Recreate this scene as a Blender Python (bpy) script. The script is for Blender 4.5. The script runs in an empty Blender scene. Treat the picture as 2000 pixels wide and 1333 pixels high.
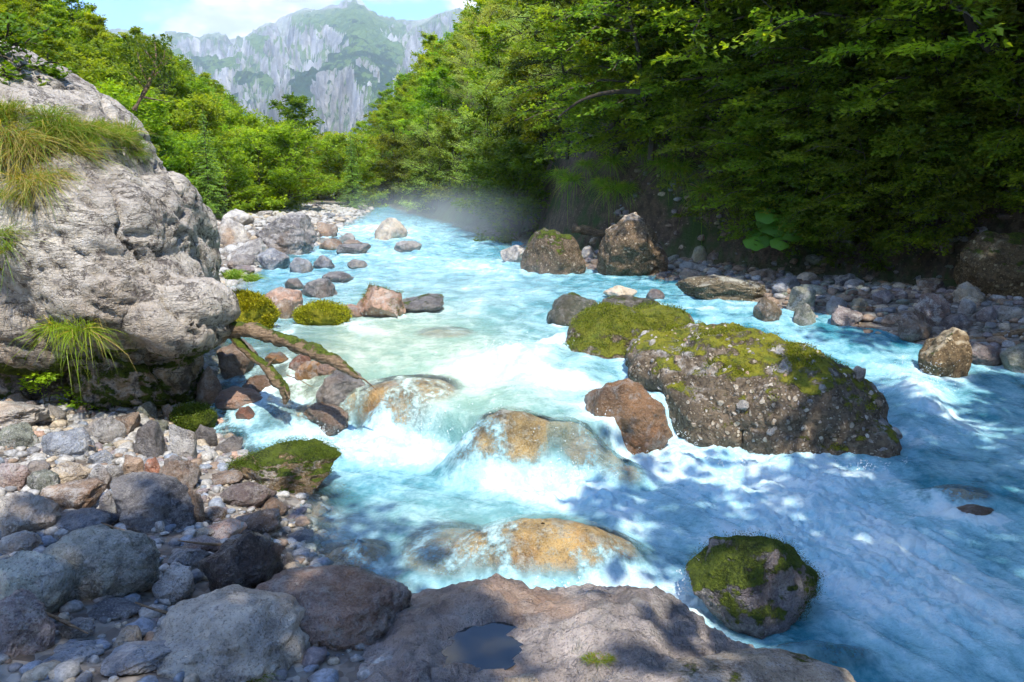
# river gorge scene
HAZE = True
import bpy, bmesh, math, random
import numpy as np
from mathutils import Vector, Matrix

# ------------------------------------------------------------------ camera, sky, sun, exposure
SC = bpy.context.scene
COL = SC.collection
PITCH = math.radians(11.0)
CAMZ = 2.0
FPX = 1444.0
cam_d = bpy.data.cameras.new('camera'); cam = bpy.data.objects.new('camera', cam_d); COL.objects.link(cam)
cam_d.sensor_width = 36.0; cam_d.lens = FPX / 2000 * 36.0
cam_d.clip_start = 0.05; cam_d.clip_end = 30000
cam.location = (0, 0, CAMZ); cam.rotation_euler = (math.pi / 2 - PITCH, 0, 0)
SC.camera = cam
SUN = Vector((0.20, -0.62, 1.0)).normalized()
SUN_EL = math.asin(SUN.z); SUN_AZ = math.atan2(SUN.x, SUN.y)
SC.view_settings.view_transform = 'Standard'
SC.view_settings.look = 'None'
SC.view_settings.gamma = 1.0
SC.view_settings.use_curve_mapping = False
SC.view_settings.exposure = 2.05
world = bpy.data.worlds.new('World'); SC.world = world; world.use_nodes = True
sun_d = bpy.data.lights.new('sun', 'SUN'); sun_d.energy = 2.05; sun_d.angle = math.radians(0.53); sun_d.color = (1.0, 0.93, 0.80)
sun = bpy.data.objects.new('sun', sun_d); COL.objects.link(sun)
sun.rotation_euler = SUN.to_track_quat('Z', 'Y').to_euler(); sun.location = SUN * 60
SC.cycles.use_denoising = True
try: SC.cycles.denoiser = 'OPENIMAGEDENOISE'
except Exception: pass
SC.cycles.max_bounces = 6; SC.cycles.diffuse_bounces = 3; SC.cycles.glossy_bounces = 2
SC.cycles.transmission_bounces = 3; SC.cycles.transparent_max_bounces = 8; SC.cycles.volume_bounces = 2
SC.cycles.sample_clamp_indirect = 4.0
SC.cycles.use_adaptive_sampling = True; SC.cycles.adaptive_threshold = 0.03
SC.cycles.volume_step_rate = 1.0; SC.cycles.volume_max_steps = 64

# ------------------------------------------------------------------ node helpers
class NT:
    def __init__(s, nt): s.nt = nt
    def n(s, t, ins=None, **kw):
        nd = s.nt.nodes.new('ShaderNode' + t)
        for k, v in kw.items(): setattr(nd, k, v)
        if ins:
            for k, v in ins.items():
                sock = nd.inputs[k]
                if isinstance(v, bpy.types.NodeSocket): s.nt.links.new(v, sock)
                else: sock.default_value = (tuple(v) + (1,)) if isinstance(v, tuple) and sock.type == 'RGBA' and len(v) == 3 else v
        return nd
    def math(s, op, a, b=0.0, c=0.0, clamp=False):
        nd = s.n('Math', {0: a, 1: b, 2: c}, operation=op); nd.use_clamp = clamp; return nd.outputs[0]
    def mix(s, f, a, b, blend='MIX'):
        nd = s.nt.nodes.new('ShaderNodeMix'); nd.data_type = 'RGBA'; nd.blend_type = blend
        for i, v in ((0, f), (6, a), (7, b)):
            if isinstance(v, bpy.types.NodeSocket): s.nt.links.new(v, nd.inputs[i])
            else: nd.inputs[i].default_value = (v if i == 0 else (tuple(v) + (1,) if len(v) == 3 else v))
        return nd.outputs[2]
    def noise(s, vec, scale, detail=4, rough=0.55, out=0, dist=0.0):
        return s.n('TexNoise', {'Vector': vec, 'Scale': scale, 'Detail': detail, 'Roughness': rough, 'Distortion': dist}).outputs[out]
    def vor(s, vec, scale, feature='F1', out='Distance', rand=1.0):
        return s.n('TexVoronoi', {'Vector': vec, 'Scale': scale, 'Randomness': rand}, feature=feature).outputs[out]
    def ramp(s, f, lo, hi, a=0.0, b=1.0):
        return s.n('MapRange', {0: f, 1: lo, 2: hi, 3: a, 4: b}, interpolation_type='SMOOTHSTEP').outputs[0]
    def scale(s, vec, sc):
        return s.n('VectorMath', {0: vec, 1: sc}, operation='MULTIPLY').outputs[0]
    def attr(s, name, typ='GEOMETRY', out='Fac'):
        nd = s.n('Attribute', attribute_type=typ, attribute_name=name); return nd.outputs[out]
    def bump(s, h, strength, dist, normal=None):
        ins = {'Height': h, 'Strength': strength, 'Distance': dist}
        if normal is not None: ins['Normal'] = normal
        return s.n('Bump', ins).outputs[0]

def new_mat(name):
    m = bpy.data.materials.new(name); m.use_nodes = True; m.node_tree.nodes.clear()
    t = NT(m.node_tree); o = t.n('OutputMaterial'); return m, t, o
def link(t, a, b): t.nt.links.new(a, b)

# ------------------------------------------------------------------ numpy noise
_rs = np.random.RandomState(7)
_PERM = np.concatenate([_rs.permutation(256)] * 3)
_G3 = _rs.normal(size=(256, 3)); _G3 /= np.linalg.norm(_G3, axis=1)[:, None]
def perlin(p):
    p = np.asarray(p, float); i0 = np.floor(p); f = p - i0; i = i0.astype(np.int64) & 255
    u = f * f * f * (f * (f * 6 - 15) + 10); res = 0
    for dx in (0, 1):
        for dy in (0, 1):
            for dz in (0, 1):
                h = _PERM[_PERM[_PERM[(i[:, 0] + dx) & 255] + ((i[:, 1] + dy) & 255)] + ((i[:, 2] + dz) & 255)]
                g = _G3[h]
                d = g[:, 0] * (f[:, 0] - dx) + g[:, 1] * (f[:, 1] - dy) + g[:, 2] * (f[:, 2] - dz)
                w = (u[:, 0] if dx else 1 - u[:, 0]) * (u[:, 1] if dy else 1 - u[:, 1]) * (u[:, 2] if dz else 1 - u[:, 2])
                res = res + w * d
    return res * 1.5
def fbm(p, octv=4, gain=0.5, seed=0.0):
    a = 1.0; s = 0; q = np.asarray(p, float) + seed * 17.13
    for _ in range(octv): s = s + a * perlin(q); q = q * 2.03 + 31.7; a *= gain
    return s
def ridged(p, octv=5, gain=0.5, seed=0.0):
    a = 1.0; s = 0; q = np.asarray(p, float) + seed * 13.7
    for _ in range(octv): s = s + a * (1 - 2 * np.abs(perlin(q))); q = q * 2.07 + 11.3; a *= gain
    return s
def sm(x, a, b):
    t = np.clip((np.asarray(x, float) - a) / (b - a), 0, 1); return t * t * (3 - 2 * t)
def P3(x, y, z=0.0):
    x, y, z = np.broadcast_arrays(np.asarray(x, float), y, z)
    return np.stack([x.ravel(), y.ravel(), z.ravel()], 1)

# ------------------------------------------------------------------ camera geometry used to read positions off the photo
CP, SP = math.cos(PITCH), math.sin(PITCH)
def ray(px, py):
    a = (px - 1000) / FPX; b = (666.5 - py) / FPX
    return np.array([a, CP + b * SP, -SP + b * CP])
def at(px, py, Y):
    d = ray(px, py); return np.array([0, 0, CAMZ]) + d * (Y / d[1])
def project(x, y, z):
    yy = y * CP - (z - CAMZ) * SP; zz = y * SP + (z - CAMZ) * CP
    return 1000 + FPX * x / yy, 666.5 - FPX * zz / yy

# ------------------------------------------------------------------ object helpers
def link_obj(name, me, parent=None, mat=None):
    o = bpy.data.objects.new(name, me); COL.objects.link(o)
    if parent: o.parent = parent
    if mat is not None and me is not None and len(me.materials) == 0: me.materials.append(mat)
    return o
def tag(o, label=None, cat=None, group=None, kind=None):
    if label: o['label'] = label
    if cat: o['category'] = cat
    if group: o['group'] = group
    if kind: o['kind'] = kind
    return o
def empty(name, loc=(0, 0, 0)):
    o = bpy.data.objects.new(name, None); COL.objects.link(o); o.location = loc; o.empty_display_size = .1; return o
def mesh_np(name, V, F, smooth=True, mat=None):
    """V (n,3), F (m,k) array"""
    V = np.ascontiguousarray(V, dtype=np.float32); F = np.ascontiguousarray(F, dtype=np.int32)
    me = bpy.data.meshes.new(name); m, k = F.shape
    me.vertices.add(len(V)); me.vertices.foreach_set('co', V.ravel())
    me.loops.add(m * k); me.loops.foreach_set('vertex_index', F.ravel())
    me.polygons.add(m); me.polygons.foreach_set('loop_start', np.arange(0, m * k, k, dtype=np.int32))
    me.polygons.foreach_set('use_smooth', np.full(m, smooth))
    me.update(calc_edges=True)
    if mat is not None: me.materials.append(mat)
    return me
def add_attr(me, name, vals, dom='POINT'):
    a = me.attributes.new(name, 'FLOAT', dom); a.data.foreach_set('value', np.ascontiguousarray(vals, dtype=np.float32))
def grid_faces(nr, nc):
    i = np.arange(nr - 1)[:, None] * nc + np.arange(nc - 1)[None, :]
    return np.stack([i, i + 1, i + nc + 1, i + nc], -1).reshape(-1, 4)

# ------------------------------------------------------------------ terrain functions
_L = np.array([(-6, 6.5), (0, 4.0), (2.2, 1.9), (2.86, .87), (3.37, -.51), (4.06, -1.24), (4.8, -1.33), (5.5, -2.1), (6.6, -2.7), (8.5, -3.5), (11, -4.3), (15, -5.2), (22, -5.3), (30, -6.4), (38, -7.3), (44, -8.2), (52, -10.2), (60, -12.6), (100, -25), (400, -105)])
_R = np.array([(-6, 16), (0, 11), (4, 8.2), (7.2, 5.6), (8.5, 4.7), (10.7, 3.4), (13.8, 2.3), (15.4, .9), (18, .3), (20, 0), (30, -2.6), (40, -5.8), (46, -7.4), (52, -9.4), (60, -12.0), (100, -24), (400, -74)])
def xL(y): return np.interp(y, _L[:, 0], _L[:, 1])
def xR(y): return np.interp(y, _R[:, 0], _R[:, 1])
_lip = np.array([(-4, 6.9), (-1.9, 6.5), (-1.25, 6.1), (-.8, 5.85), (-.35, 5.55), (0, 5.1), (.35, 5.08), (.7, 5.3), (1.2, 6.0), (2, 6.6), (6, 8)])
def W(x, y):
    """base water level"""
    x = np.asarray(x, float); y = np.asarray(y, float)
    d = y - np.interp(x, _lip[:, 0], _lip[:, 1])
    wl = .33 * sm(d, -.14, .10) + .12 * sm(d, 0, 2.2)
    up = .45 + np.maximum(y - 9, 0) * .027
    wl = np.where(y > 9, up, wl)
    soft = .45 * sm(d, -1.1, .9) + np.maximum(y - 9, 0) * .027       # the left margin comes down in small steps
    wl = wl + (soft - wl) * (1 - sm(x, -2.0, -1.3)) * (y < 9)
    wr = .05 + .42 * sm(y, 6.0, 10.2) + np.maximum(y - 9, 0) * .027 * sm(y, 9, 11)
    k = sm(x - (1.9 + (6.6 - y) * .55), -.5, .5) * (1 - sm(y, 9, 11.5))
    w = wl + (wr - wl) * k
    w = w - .12 * sm(3.6 - y + (x - 1) * .35, 0, 2.5)
    return w
_LB = np.array([(-20, -2.0), (3, -4.4), (6, -5.0), (10, -9), (16, -12.0), (25, -12.0), (36, -10.8), (60, -16.2), (100, -29), (400, -116)])   # foot of the left slope
_RB = np.array([(-20, 13.5), (2, 11.2), (6, 8.8), (9, 7.3), (11.5, 6.1), (14, 4.4), (16.5, 2.4), (18.5, 1.2), (24, .2), (30, -2.4), (40, -5.2), (50, -8.2), (60, -11.3), (100, -22), (400, -95)])
def G(x, y):
    x = np.asarray(x, float); y = np.asarray(y, float); sh = x.shape
    w = W(x, y); sd = np.minimum(x - xL(y), xR(y) - x)
    p = P3(x, y)
    n1 = fbm(p * .9, 3).reshape(sh); n2 = fbm(p * 4.0, 3, seed=2).reshape(sh)
    bed = w - np.clip(.55 * sd, 0, .45) - .05
    ln = -sd
    bank = w - .04 + .28 * np.clip(ln, 0, .8) * (1 - .45 * sm(y, 8, 12)) + (.10 - .075 * sm(y, 8, 12)) * np.clip(ln - .8, 0, 6)
    g = np.where(sd > 0, bed, bank) + n1 * .05 + n2 * .022 * (y < 30)
    dl = np.interp(y, _LB[:, 0], _LB[:, 1]) - x
    dr = x - np.interp(y, _RB[:, 0], _RB[:, 1])
    nL = fbm(p * .08, 4, seed=5).reshape(sh)
    dlc = np.clip(dl, 0, 200); drc = np.clip(dr, 0, 200)
    g = g + .54 * dlc * sm(dl, -1, 5) + nL * 2.2 * sm(dl, 2, 20)
    cliff = 1 - sm(y, 20, 32)
    up = cliff * (2.6 * (1 - np.exp(-drc / .9)) + .95 * drc) + (1 - cliff) * .95 * drc
    g = g + up + (fbm(p * .35, 4, seed=8).reshape(sh) * 1.2 * cliff + nL * 1.5) * sm(dr, .4, 5)
    return g
def hit(px, py, water=True):
    d = ray(px, py); t = np.geomspace(1.2, 300, 2600)
    X, Y, Z = d[0] * t, d[1] * t, CAMZ + d[2] * t
    s = G(X, Y)
    if water: s = np.maximum(s, W(X, Y))
    k = np.argmax(Z < s); k = len(t) - 1 if not (Z < s).any() else k
    return np.array([X[k], Y[k], s[k]])
# ------------------------------------------------------------------ world: sky with broken clouds
def build_world():
    t = NT(world.node_tree); world.node_tree.nodes.clear()
    out = t.n('OutputWorld')
    sky = t.n('TexSky', sky_type='NISHITA'); sky.sun_disc = False; sky.sun_elevation = SUN_EL; sky.sun_rotation = SUN_AZ
    sky.air_density = 1.0; sky.dust_density = .1; sky.ozone_density = 5.0
    co = t.n('TexCoord').outputs['Generated']
    xyz = t.n('SeparateXYZ', {0: co})
    # project the direction on a cloud deck, so clouds bunch towards the horizon as they do
    zz = t.math('ADD', t.math('MAXIMUM', xyz.outputs[2], 0.0), .22)
    cx = t.math('DIVIDE', xyz.outputs[0], zz); cy = t.math('DIVIDE', xyz.outputs[1], zz)
    v = t.n('CombineXYZ', {0: cx, 1: cy, 2: 3.3}).outputs[0]
    n = t.noise(v, 1.25, 8, .58, dist=.25)
    n2 = t.noise(v, 4.0, 5, .6)
    nn = t.math('ADD', n, t.math('MULTIPLY', t.math('SUBTRACT', n2, .5), .16))
    d0 = Vector(ray(640, -30)).normalized()
    dot = t.n('VectorMath', {0: co, 1: tuple(d0)}, operation='DOT_PRODUCT').outputs['Value']
    bank = t.ramp(dot, .955, .985)
    d1 = Vector(ray(205, 0)).normalized()
    gap = t.ramp(t.n('VectorMath', {0: co, 1: tuple(d1)}, operation='DOT_PRODUCT').outputs['Value'], .990, .9985)
    nn = t.math('ADD', nn, t.math('MULTIPLY', bank, .17)); nn = t.math('SUBTRACT', nn, t.math('MULTIPLY', gap, .10))
    mask = t.ramp(nn, .495, .57)
    shade = t.ramp(t.noise(v, 2.6, 7, .62), .40, .60)
    ccol = t.mix(shade, (1.35, 1.42, 1.55), (3.3, 3.3, 3.3))
    blue = t.mix(1.0, sky.outputs[0], (.30, .48, .68), 'MULTIPLY')
    col = t.mix(mask, blue, ccol)
    bg = t.n('Background', {'Color': col, 'Strength': .15})
    link(t, bg.outputs[0], out.inputs[0])
build_world()

# ------------------------------------------------------------------ materials
def principled(t, out, base, rough=.8, normal=None, spec=.3, **kw):
    ins = {'Base Color': base, 'Roughness': rough, 'Specular IOR Level': spec}
    if normal is not None: ins['Normal'] = normal
    ins.update(kw)
    b = t.n('BsdfPrincipled', ins); link(t, b.outputs[0], out.inputs[0]); return b

def moss_cover(t, pos, nrm_z, amount, col):
    mn = t.noise(pos, 5.5, 5, .6); mn2 = t.noise(pos, 60, 3, .7)
    f = t.math('ADD', t.math('ADD', t.math('MULTIPLY', nrm_z, .42), t.math('MULTIPLY', mn, 1.1)), t.math('MULTIPLY', t.math('SUBTRACT', mn2, .5), .25))
    thr = t.math('SUBTRACT', 1.55, t.math('MULTIPLY', amount, 1.35))
    f = t.ramp(t.math('SUBTRACT', f, thr), -.06, .06)
    yel = t.attr('yellow', 'OBJECT')
    mcol = t.mix(t.ramp(t.noise(pos, 9, 6, .7), .36, .62), (.022, .036, .005), (.10, .135, .014))
    mcol = t.mix(t.ramp(mn2, .45, .7), mcol, (.13, .17, .016))
    mcol = t.mix(t.math('MULTIPLY', yel, t.ramp(t.noise(pos, 6, 6, .7), .30, .60)), mcol, (.36, .33, .025))
    return f, t.mix(f, col, mcol), mn2

def make_stone():
    m, t, out = new_mat('river_stone')
    pos0 = t.n('NewGeometry').outputs['Position']
    oi = t.n('ObjectInfo'); rnd = oi.outputs['Random']
    pos = t.n('VectorMath', {0: pos0, 1: t.n('CombineXYZ', {0: t.math('MULTIPLY', rnd, 37.), 1: t.math('MULTIPLY', rnd, 91.), 2: rnd}).outputs[0]}, operation='ADD').outputs[0]
    wet = t.attr('wet', 'OBJECT'); moss = t.attr('moss', 'OBJECT')
    base = oi.outputs['Color']
    n1 = t.noise(pos, 3.0, 6, .65); n2 = t.noise(pos, 22, 5, .7); n3 = t.noise(pos, 110, 3, .7)
    c = t.mix(t.ramp(n1, .32, .68), t.mix(1.0, base, (.45, .44, .46), 'MULTIPLY'), t.mix(1.0, base, (1.60, 1.54, 1.46), 'MULTIPLY'))
    c = t.mix(t.ramp(t.noise(pos, 8.0, 7, .75), .50, .60), c, t.mix(.62, c, (.48, .46, .44)))
    c = t.mix(t.ramp(n2, .56, .74), c, t.mix(.5, c, (.42, .40, .36)))
    c = t.mix(t.ramp(n2, .46, .28), c, t.mix(1.0, c, (.45, .44, .46), 'MULTIPLY'))
    c = t.mix(t.math('MULTIPLY', t.ramp(n3, .52, .70), .6), c, (.50, .49, .47)); c = t.mix(t.math('MULTIPLY', t.ramp(n3, .46, .34), .6), c, (.05, .05, .055))
    # pale veins and dark bedding lines
    warp = t.n('VectorMath', {0: pos, 1: t.n('VectorMath', {0: t.n('TexNoise', {'Vector': pos, 'Scale': 2.5, 'Detail': 3}).outputs['Color'], 1: (.5, .5, .5)}, operation='MULTIPLY').outputs[0]}, operation='ADD').outputs[0]
    vein = t.ramp(t.math('ABSOLUTE', t.math('SUBTRACT', t.noise(pos, 2.2, 3, .5, dist=1.2), .5)), .012, .0)
    c = t.mix(t.math('MULTIPLY', vein, t.ramp(n1, .56, .66)), c, (.42, .41, .38))
    rust = t.math('MULTIPLY', t.ramp(t.noise(pos, 1.7, 4, .6), .52, .70), .45)
    c = t.mix(rust, c, t.mix(1.0, base, (1.25, .80, .45), 'MULTIPLY'))
    wetc = t.mix(1.0, c, (.42, .38, .36), 'MULTIPLY')
    c = t.mix(wet, c, wetc)
    nz = t.n('SeparateXYZ', {0: t.n('NewGeometry').outputs['Normal']}).outputs[2]
    mf, c, mn2 = moss_cover(t, pos, nz, moss, c)
    h = t.math('ADD', t.math('MULTIPLY', n2, .5), t.math('MULTIPLY', n3, .16))
    h = t.math('ADD', h, t.math('MULTIPLY', t.noise(warp, 9, 8, .68), 1.2))
    crack = t.ramp(t.math('ABSOLUTE', t.math('SUBTRACT', t.noise(pos, 5.0, 5, .6, dist=.8), .5)), .0, .03)
    h = t.math('ADD', h, t.math('MULTIPLY', crack, .12))
    h = t.math('ADD', h, t.math('MULTIPLY', mf, t.math('ADD', t.math('MULTIPLY', mn2, .9), .25)))
    nor = t.bump(h, 1.0, .045)
    rough = t.math('SUBTRACT', .68, t.math('MULTIPLY', wet, t.math('SUBTRACT', .62, t.math('MULTIPLY', n2, .35))))
    rough = t.math('MAXIMUM', rough, t.math('MULTIPLY', mf, .95))
    principled(t, out, c, rough, nor, t.math('ADD', .25, t.math('MULTIPLY', wet, .35)))
    return m
M_STONE = make_stone()

def make_ground():
    m, t, out = new_mat('gravel_ground')
    g = t.n('NewGeometry'); pos = g.outputs['Position']; nz = t.n('SeparateXYZ', {0: g.outputs['Normal']}).outputs[2]
    slope = t.attr('hill')
    v = t.n('TexVoronoi', {'Vector': pos, 'Scale': 22.0}); v2 = t.n('TexVoronoi', {'Vector': pos, 'Scale': 7.0})
    sepc = t.n('SeparateXYZ', {0: v.outputs['Color']}); sepc2 = t.n('SeparateXYZ', {0: v2.outputs['Color']})
    peb = t.mix(sepc.outputs[0], (.09, .085, .08), (.40, .38, .34))
    peb = t.mix(t.math('MULTIPLY', sepc2.outputs[1], .5), peb, (.20, .14, .10))
    n1 = t.noise(pos, 1.3, 5, .6)
    peb = t.mix(t.ramp(n1, .3, .7), t.mix(1.0, peb, (.7, .68, .66), 'MULTIPLY'), peb)
    # wooded slope soil, leaf litter, conglomerate cliff where steep
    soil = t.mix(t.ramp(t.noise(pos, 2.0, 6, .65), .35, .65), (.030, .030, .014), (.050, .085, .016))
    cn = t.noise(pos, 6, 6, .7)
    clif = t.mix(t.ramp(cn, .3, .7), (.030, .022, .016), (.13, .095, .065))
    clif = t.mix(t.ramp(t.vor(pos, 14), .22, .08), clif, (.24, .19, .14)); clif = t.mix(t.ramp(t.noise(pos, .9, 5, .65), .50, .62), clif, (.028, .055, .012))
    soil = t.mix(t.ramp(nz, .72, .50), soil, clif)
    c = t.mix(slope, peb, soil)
    h = t.math('ADD', t.math('MULTIPLY', t.ramp(v.outputs['Distance'], .0, .6), -.6), t.math('MULTIPLY', cn, .8))
    principled(t, out, c, .85, t.bump(h, .7, .02), .2)
    return m
M_GROUND = make_ground()

def make_mountain(name, forest_top, rockc=(.46, .44, .43)):
    m, t, out = new_mat(name)
    g = t.n('NewGeometry'); pos = g.outputs['Position']; sp = t.n('SeparateXYZ', {0: pos}); nz = t.n('SeparateXYZ', {0: g.outputs['True Normal']}).outputs[2]
    rel = t.attr('rel')
    n1 = t.noise(pos, .006, 8, .68); n2 = t.noise(pos, .03, 7, .72)
    rock = t.mix(t.ramp(n2, .3, .7), tuple(x * .5 for x in rockc), tuple(x * 1.1 for x in rockc))
    mead = t.mix(t.ramp(n2, .35, .65), (.045, .10, .030), (.12, .19, .055))
    wood = t.mix(t.ramp(n2, .35, .65), (.008, .028, .016), (.022, .060, .026))
    strk = t.noise(t.n('Mapping', {'Vector': pos, 'Rotation': (0, .65, 0), 'Scale': (1.0, .25, .30)}).outputs[0], .011, 8, .68, dist=.4)
    rock = t.mix(t.ramp(strk, .50, .60), rock, tuple(x * 1.35 for x in rockc)); rock = t.mix(t.ramp(strk, .45, .36), rock, tuple(x * .35 for x in rockc))
    f1 = t.ramp(t.math('ADD', t.math('MULTIPLY', t.math('SUBTRACT', n1, .5), 1.5), t.math('MULTIPLY', t.math('SUBTRACT', nz, .40), 2.2)), -.12, .12)
    f1 = t.math('MULTIPLY', f1, t.ramp(rel, 1.0, .70, .25, 1.0))
    c = t.mix(f1, rock, mead)
    f2 = t.math('ADD', t.math('MULTIPLY', t.math('SUBTRACT', forest_top, rel), 2.0), t.math('MULTIPLY', t.math('SUBTRACT', t.noise(pos, .009, 8, .72), .5), 3.6))
    f2 = t.math('ADD', f2, t.math('MULTIPLY', t.math('SUBTRACT', nz, .78), 1.5))
    c = t.mix(t.ramp(f2, .24, .40), c, wood)
    principled(t, out, c, .95, t.bump(t.noise(pos, .03, 7, .7), 1.0, 22.0), .05)
    return m

def make_leaf(name, dark, light, trans=.45, back=None):
    m, t, out = new_mat(name)
    r = t.attr('rnd'); oi = t.n('ObjectInfo')
    k = t.ramp(r, 0.0, 1.0)
    c = t.mix(k, dark, light)
    c = t.mix(1.0, c, oi.outputs['Color'], 'MULTIPLY')
    tc = t.mix(1.0, c, (2.3, 2.0, .5), 'MULTIPLY')
    b = t.n('BsdfPrincipled', {'Base Color': c, 'Roughness': .5, 'Specular IOR Level': .3})
    tr = t.n('BsdfTranslucent', {'Color': tc})
    mx = t.n('MixShader', {0: trans, 1: b.outputs[0], 2: tr.outputs[0]})
    link(t, mx.outputs[0], out.inputs[0]); return m
M_LEAF = make_leaf('leaf', (.040, .085, .008), (.135, .200, .016), .5)
M_LEAFPALE = make_leaf('pale_leaf', (.085, .130, .045), (.17, .23, .075))
M_NEEDLE = make_leaf('needles', (.012, .034, .010), (.040, .075, .018), .15)
M_GRASS = make_leaf('grass_blade', (.40, .32, .13), (.14, .25, .02), .4)

def make_bark():
    m, t, out = new_mat('bark')
    pos = t.n('NewGeometry').outputs['Position']
    n = t.noise(t.scale(pos, (9, 9, 2)), 3, 5, .7)
    c = t.mix(n, (.030, .024, .018), (.14, .115, .09))
    c = t.mix(1.0, c, t.n('ObjectInfo').outputs['Color'], 'MULTIPLY')
    principled(t, out, c, .9, t.bump(n, .8, .02), .2); return m
M_BARK = make_bark()

def make_limestone():
    m, t, out = new_mat('weathered_limestone')
    g = t.n('NewGeometry'); pos = g.outputs['Position']; nz = t.n('SeparateXYZ', {0: g.outputs['Normal']}).outputs[2]
    pz = t.n('SeparateXYZ', {0: pos}).outputs[2]
    moss = t.attr('moss', 'OBJECT')
    n1 = t.noise(pos, 1.3, 7, .66); n2 = t.noise(pos, 9, 6, .72); n3 = t.noise(pos, 48, 4, .7)
    warp = t.n('VectorMath', {0: pos, 1: t.scale(t.n('TexNoise', {'Vector': pos, 'Scale': 1.8, 'Detail': 4}).outputs['Color'], (.8, .8, .8))}, operation='ADD').outputs[0]
    dgg = t.n('Mapping', {'Vector': pos, 'Rotation': (0, .6, 0), 'Scale': (.7, 1.0, 2.4)}).outputs[0]
    c = t.mix(t.ramp(n1, .3, .7), (.36, .32, .28), (.60, .55, .485))
    c = t.mix(t.ramp(n2, .50, .75), c, (.60, .575, .55))
    c = t.mix(t.ramp(n2, .48, .36), c, (.15, .13, .12)); c = t.mix(t.math('MULTIPLY', t.ramp(t.noise(dgg, 3.0, 7, .75), .55, .62), .6), c, (.15, .135, .125))
    # warm ochre staining low down, grey-black stain patches
    low = t.ramp(t.math('ADD', pz, t.math('MULTIPLY', t.math('SUBTRACT', n1, .5), 1.6)), 1.5, .5)
    c = t.mix(t.math('MULTIPLY', low, t.ramp(n2, .38, .60)), c, (.33, .235, .145))
    c = t.mix(t.math('MULTIPLY', low, t.ramp(t.noise(pos, 2.6, 6, .7), .50, .60)), c, (.085, .070, .058))
    c = t.mix(t.math('MULTIPLY', t.ramp(n3, .60, .74), .7), c, (.10, .09, .085))
    dg = t.n('Mapping', {'Vector': pos, 'Rotation': (0, .6, 0), 'Scale': (.7, 1.0, 2.2)}).outputs[0]
    crack = t.ramp(t.math('ABSOLUTE', t.math('SUBTRACT', t.noise(dg, 1.7, 6, .62, dist=.5), .5)), .0, .014)
    crack2 = t.ramp(t.math('ABSOLUTE', t.math('SUBTRACT', t.noise(dg, 6.5, 5, .65, dist=.4), .5)), .0, .05)
    c = t.mix(t.math('MULTIPLY', t.math('SUBTRACT', 1, crack), .65), c, (.07, .06, .05))
    mossl = t.math('ADD', moss, t.math('MULTIPLY', t.ramp(pz, 1.15, .55), .52))
    mf, c, mn2 = moss_cover(t, pos, t.math('ABSOLUTE', nz), mossl, c)
    pit = t.ramp(t.vor(warp, 17), .0, .38)
    h = t.math('ADD', t.math('MULTIPLY', n2, 1.2), t.math('MULTIPLY', n3, .35))
    h = t.math('ADD', h, t.math('MULTIPLY', pit, .16)); h = t.math('ADD', h, t.math('MULTIPLY', crack, .25)); h = t.math('ADD', h, t.math('MULTIPLY', crack2, .16))
    h = t.math('ADD', h, t.math('MULTIPLY', mf, t.math('ADD', t.math('MULTIPLY', mn2, .9), .3)))
    principled(t, out, c, .85, t.bump(h, 1.0, .05), .25); return m
M_LIME = make_limestone()

def make_conglomerate():
    m, t, out = new_mat('conglomerate')
    g = t.n('NewGeometry'); pos = g.outputs['Position']; nz = t.n('SeparateXYZ', {0: g.outputs['Normal']}).outputs[2]
    moss = t.attr('moss', 'OBJECT'); oc = t.n('ObjectInfo').outputs['Color']
    warp = t.n('VectorMath', {0: pos, 1: t.scale(t.n('TexNoise', {'Vector': pos, 'Scale': 6., 'Detail': 3}).outputs['Color'], (.12, .12, .12))}, operation='ADD').outputs[0]
    va = t.n('TexVoronoi', {'Vector': warp, 'Scale': 17.0}); vb = t.n('TexVoronoi', {'Vector': warp, 'Scale': 42.0})
    ca = t.n('SeparateXYZ', {0: va.outputs['Color']}).outputs; cb = t.n('SeparateXYZ', {0: vb.outputs['Color']}).outputs
    n1 = t.noise(pos, 2.2, 6, .65); n2 = t.noise(pos, 26, 5, .7)
    mat_c = t.mix(t.ramp(n2, .3, .7), (.055, .040, .028), (.19, .145, .10))
    pa = t.mix(ca[0], (.13, .10, .07), (.50, .44, .36)); pb = t.mix(cb[0], (.10, .08, .06), (.40, .34, .27))
    inb = t.math('MULTIPLY', t.ramp(vb.outputs['Distance'], .42, .30), t.ramp(cb[1], .35, .45))
    ina = t.math('MULTIPLY', t.ramp(va.outputs['Distance'], .40, .30), t.ramp(ca[1], .62, .70))
    c = t.mix(inb, mat_c, pb); c = t.mix(ina, c, pa)
    up = t.ramp(nz, .45, .85)
    c = t.mix(t.math('MULTIPLY', up, t.ramp(n1, .42, .60)), c, t.mix(n2, (.26, .24, .22), (.55, .52, .48)))
    c = t.mix(1.0, c, oc, 'MULTIPLY')
    mf, c, mn2 = moss_cover(t, pos, nz, moss, c)
    h = t.math('ADD', t.math('MULTIPLY', inb, .35), t.math('MULTIPLY', ina, .8)); h = t.math('ADD', h, t.math('MULTIPLY', n2, .5))
    h = t.math('ADD', h, t.math('MULTIPLY', mf, t.math('ADD', t.math('MULTIPLY', mn2, 1.0), .4)))
    principled(t, out, c, .82, t.bump(h, 1.0, .035), .3); return m
M_CONG = make_conglomerate()

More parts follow.
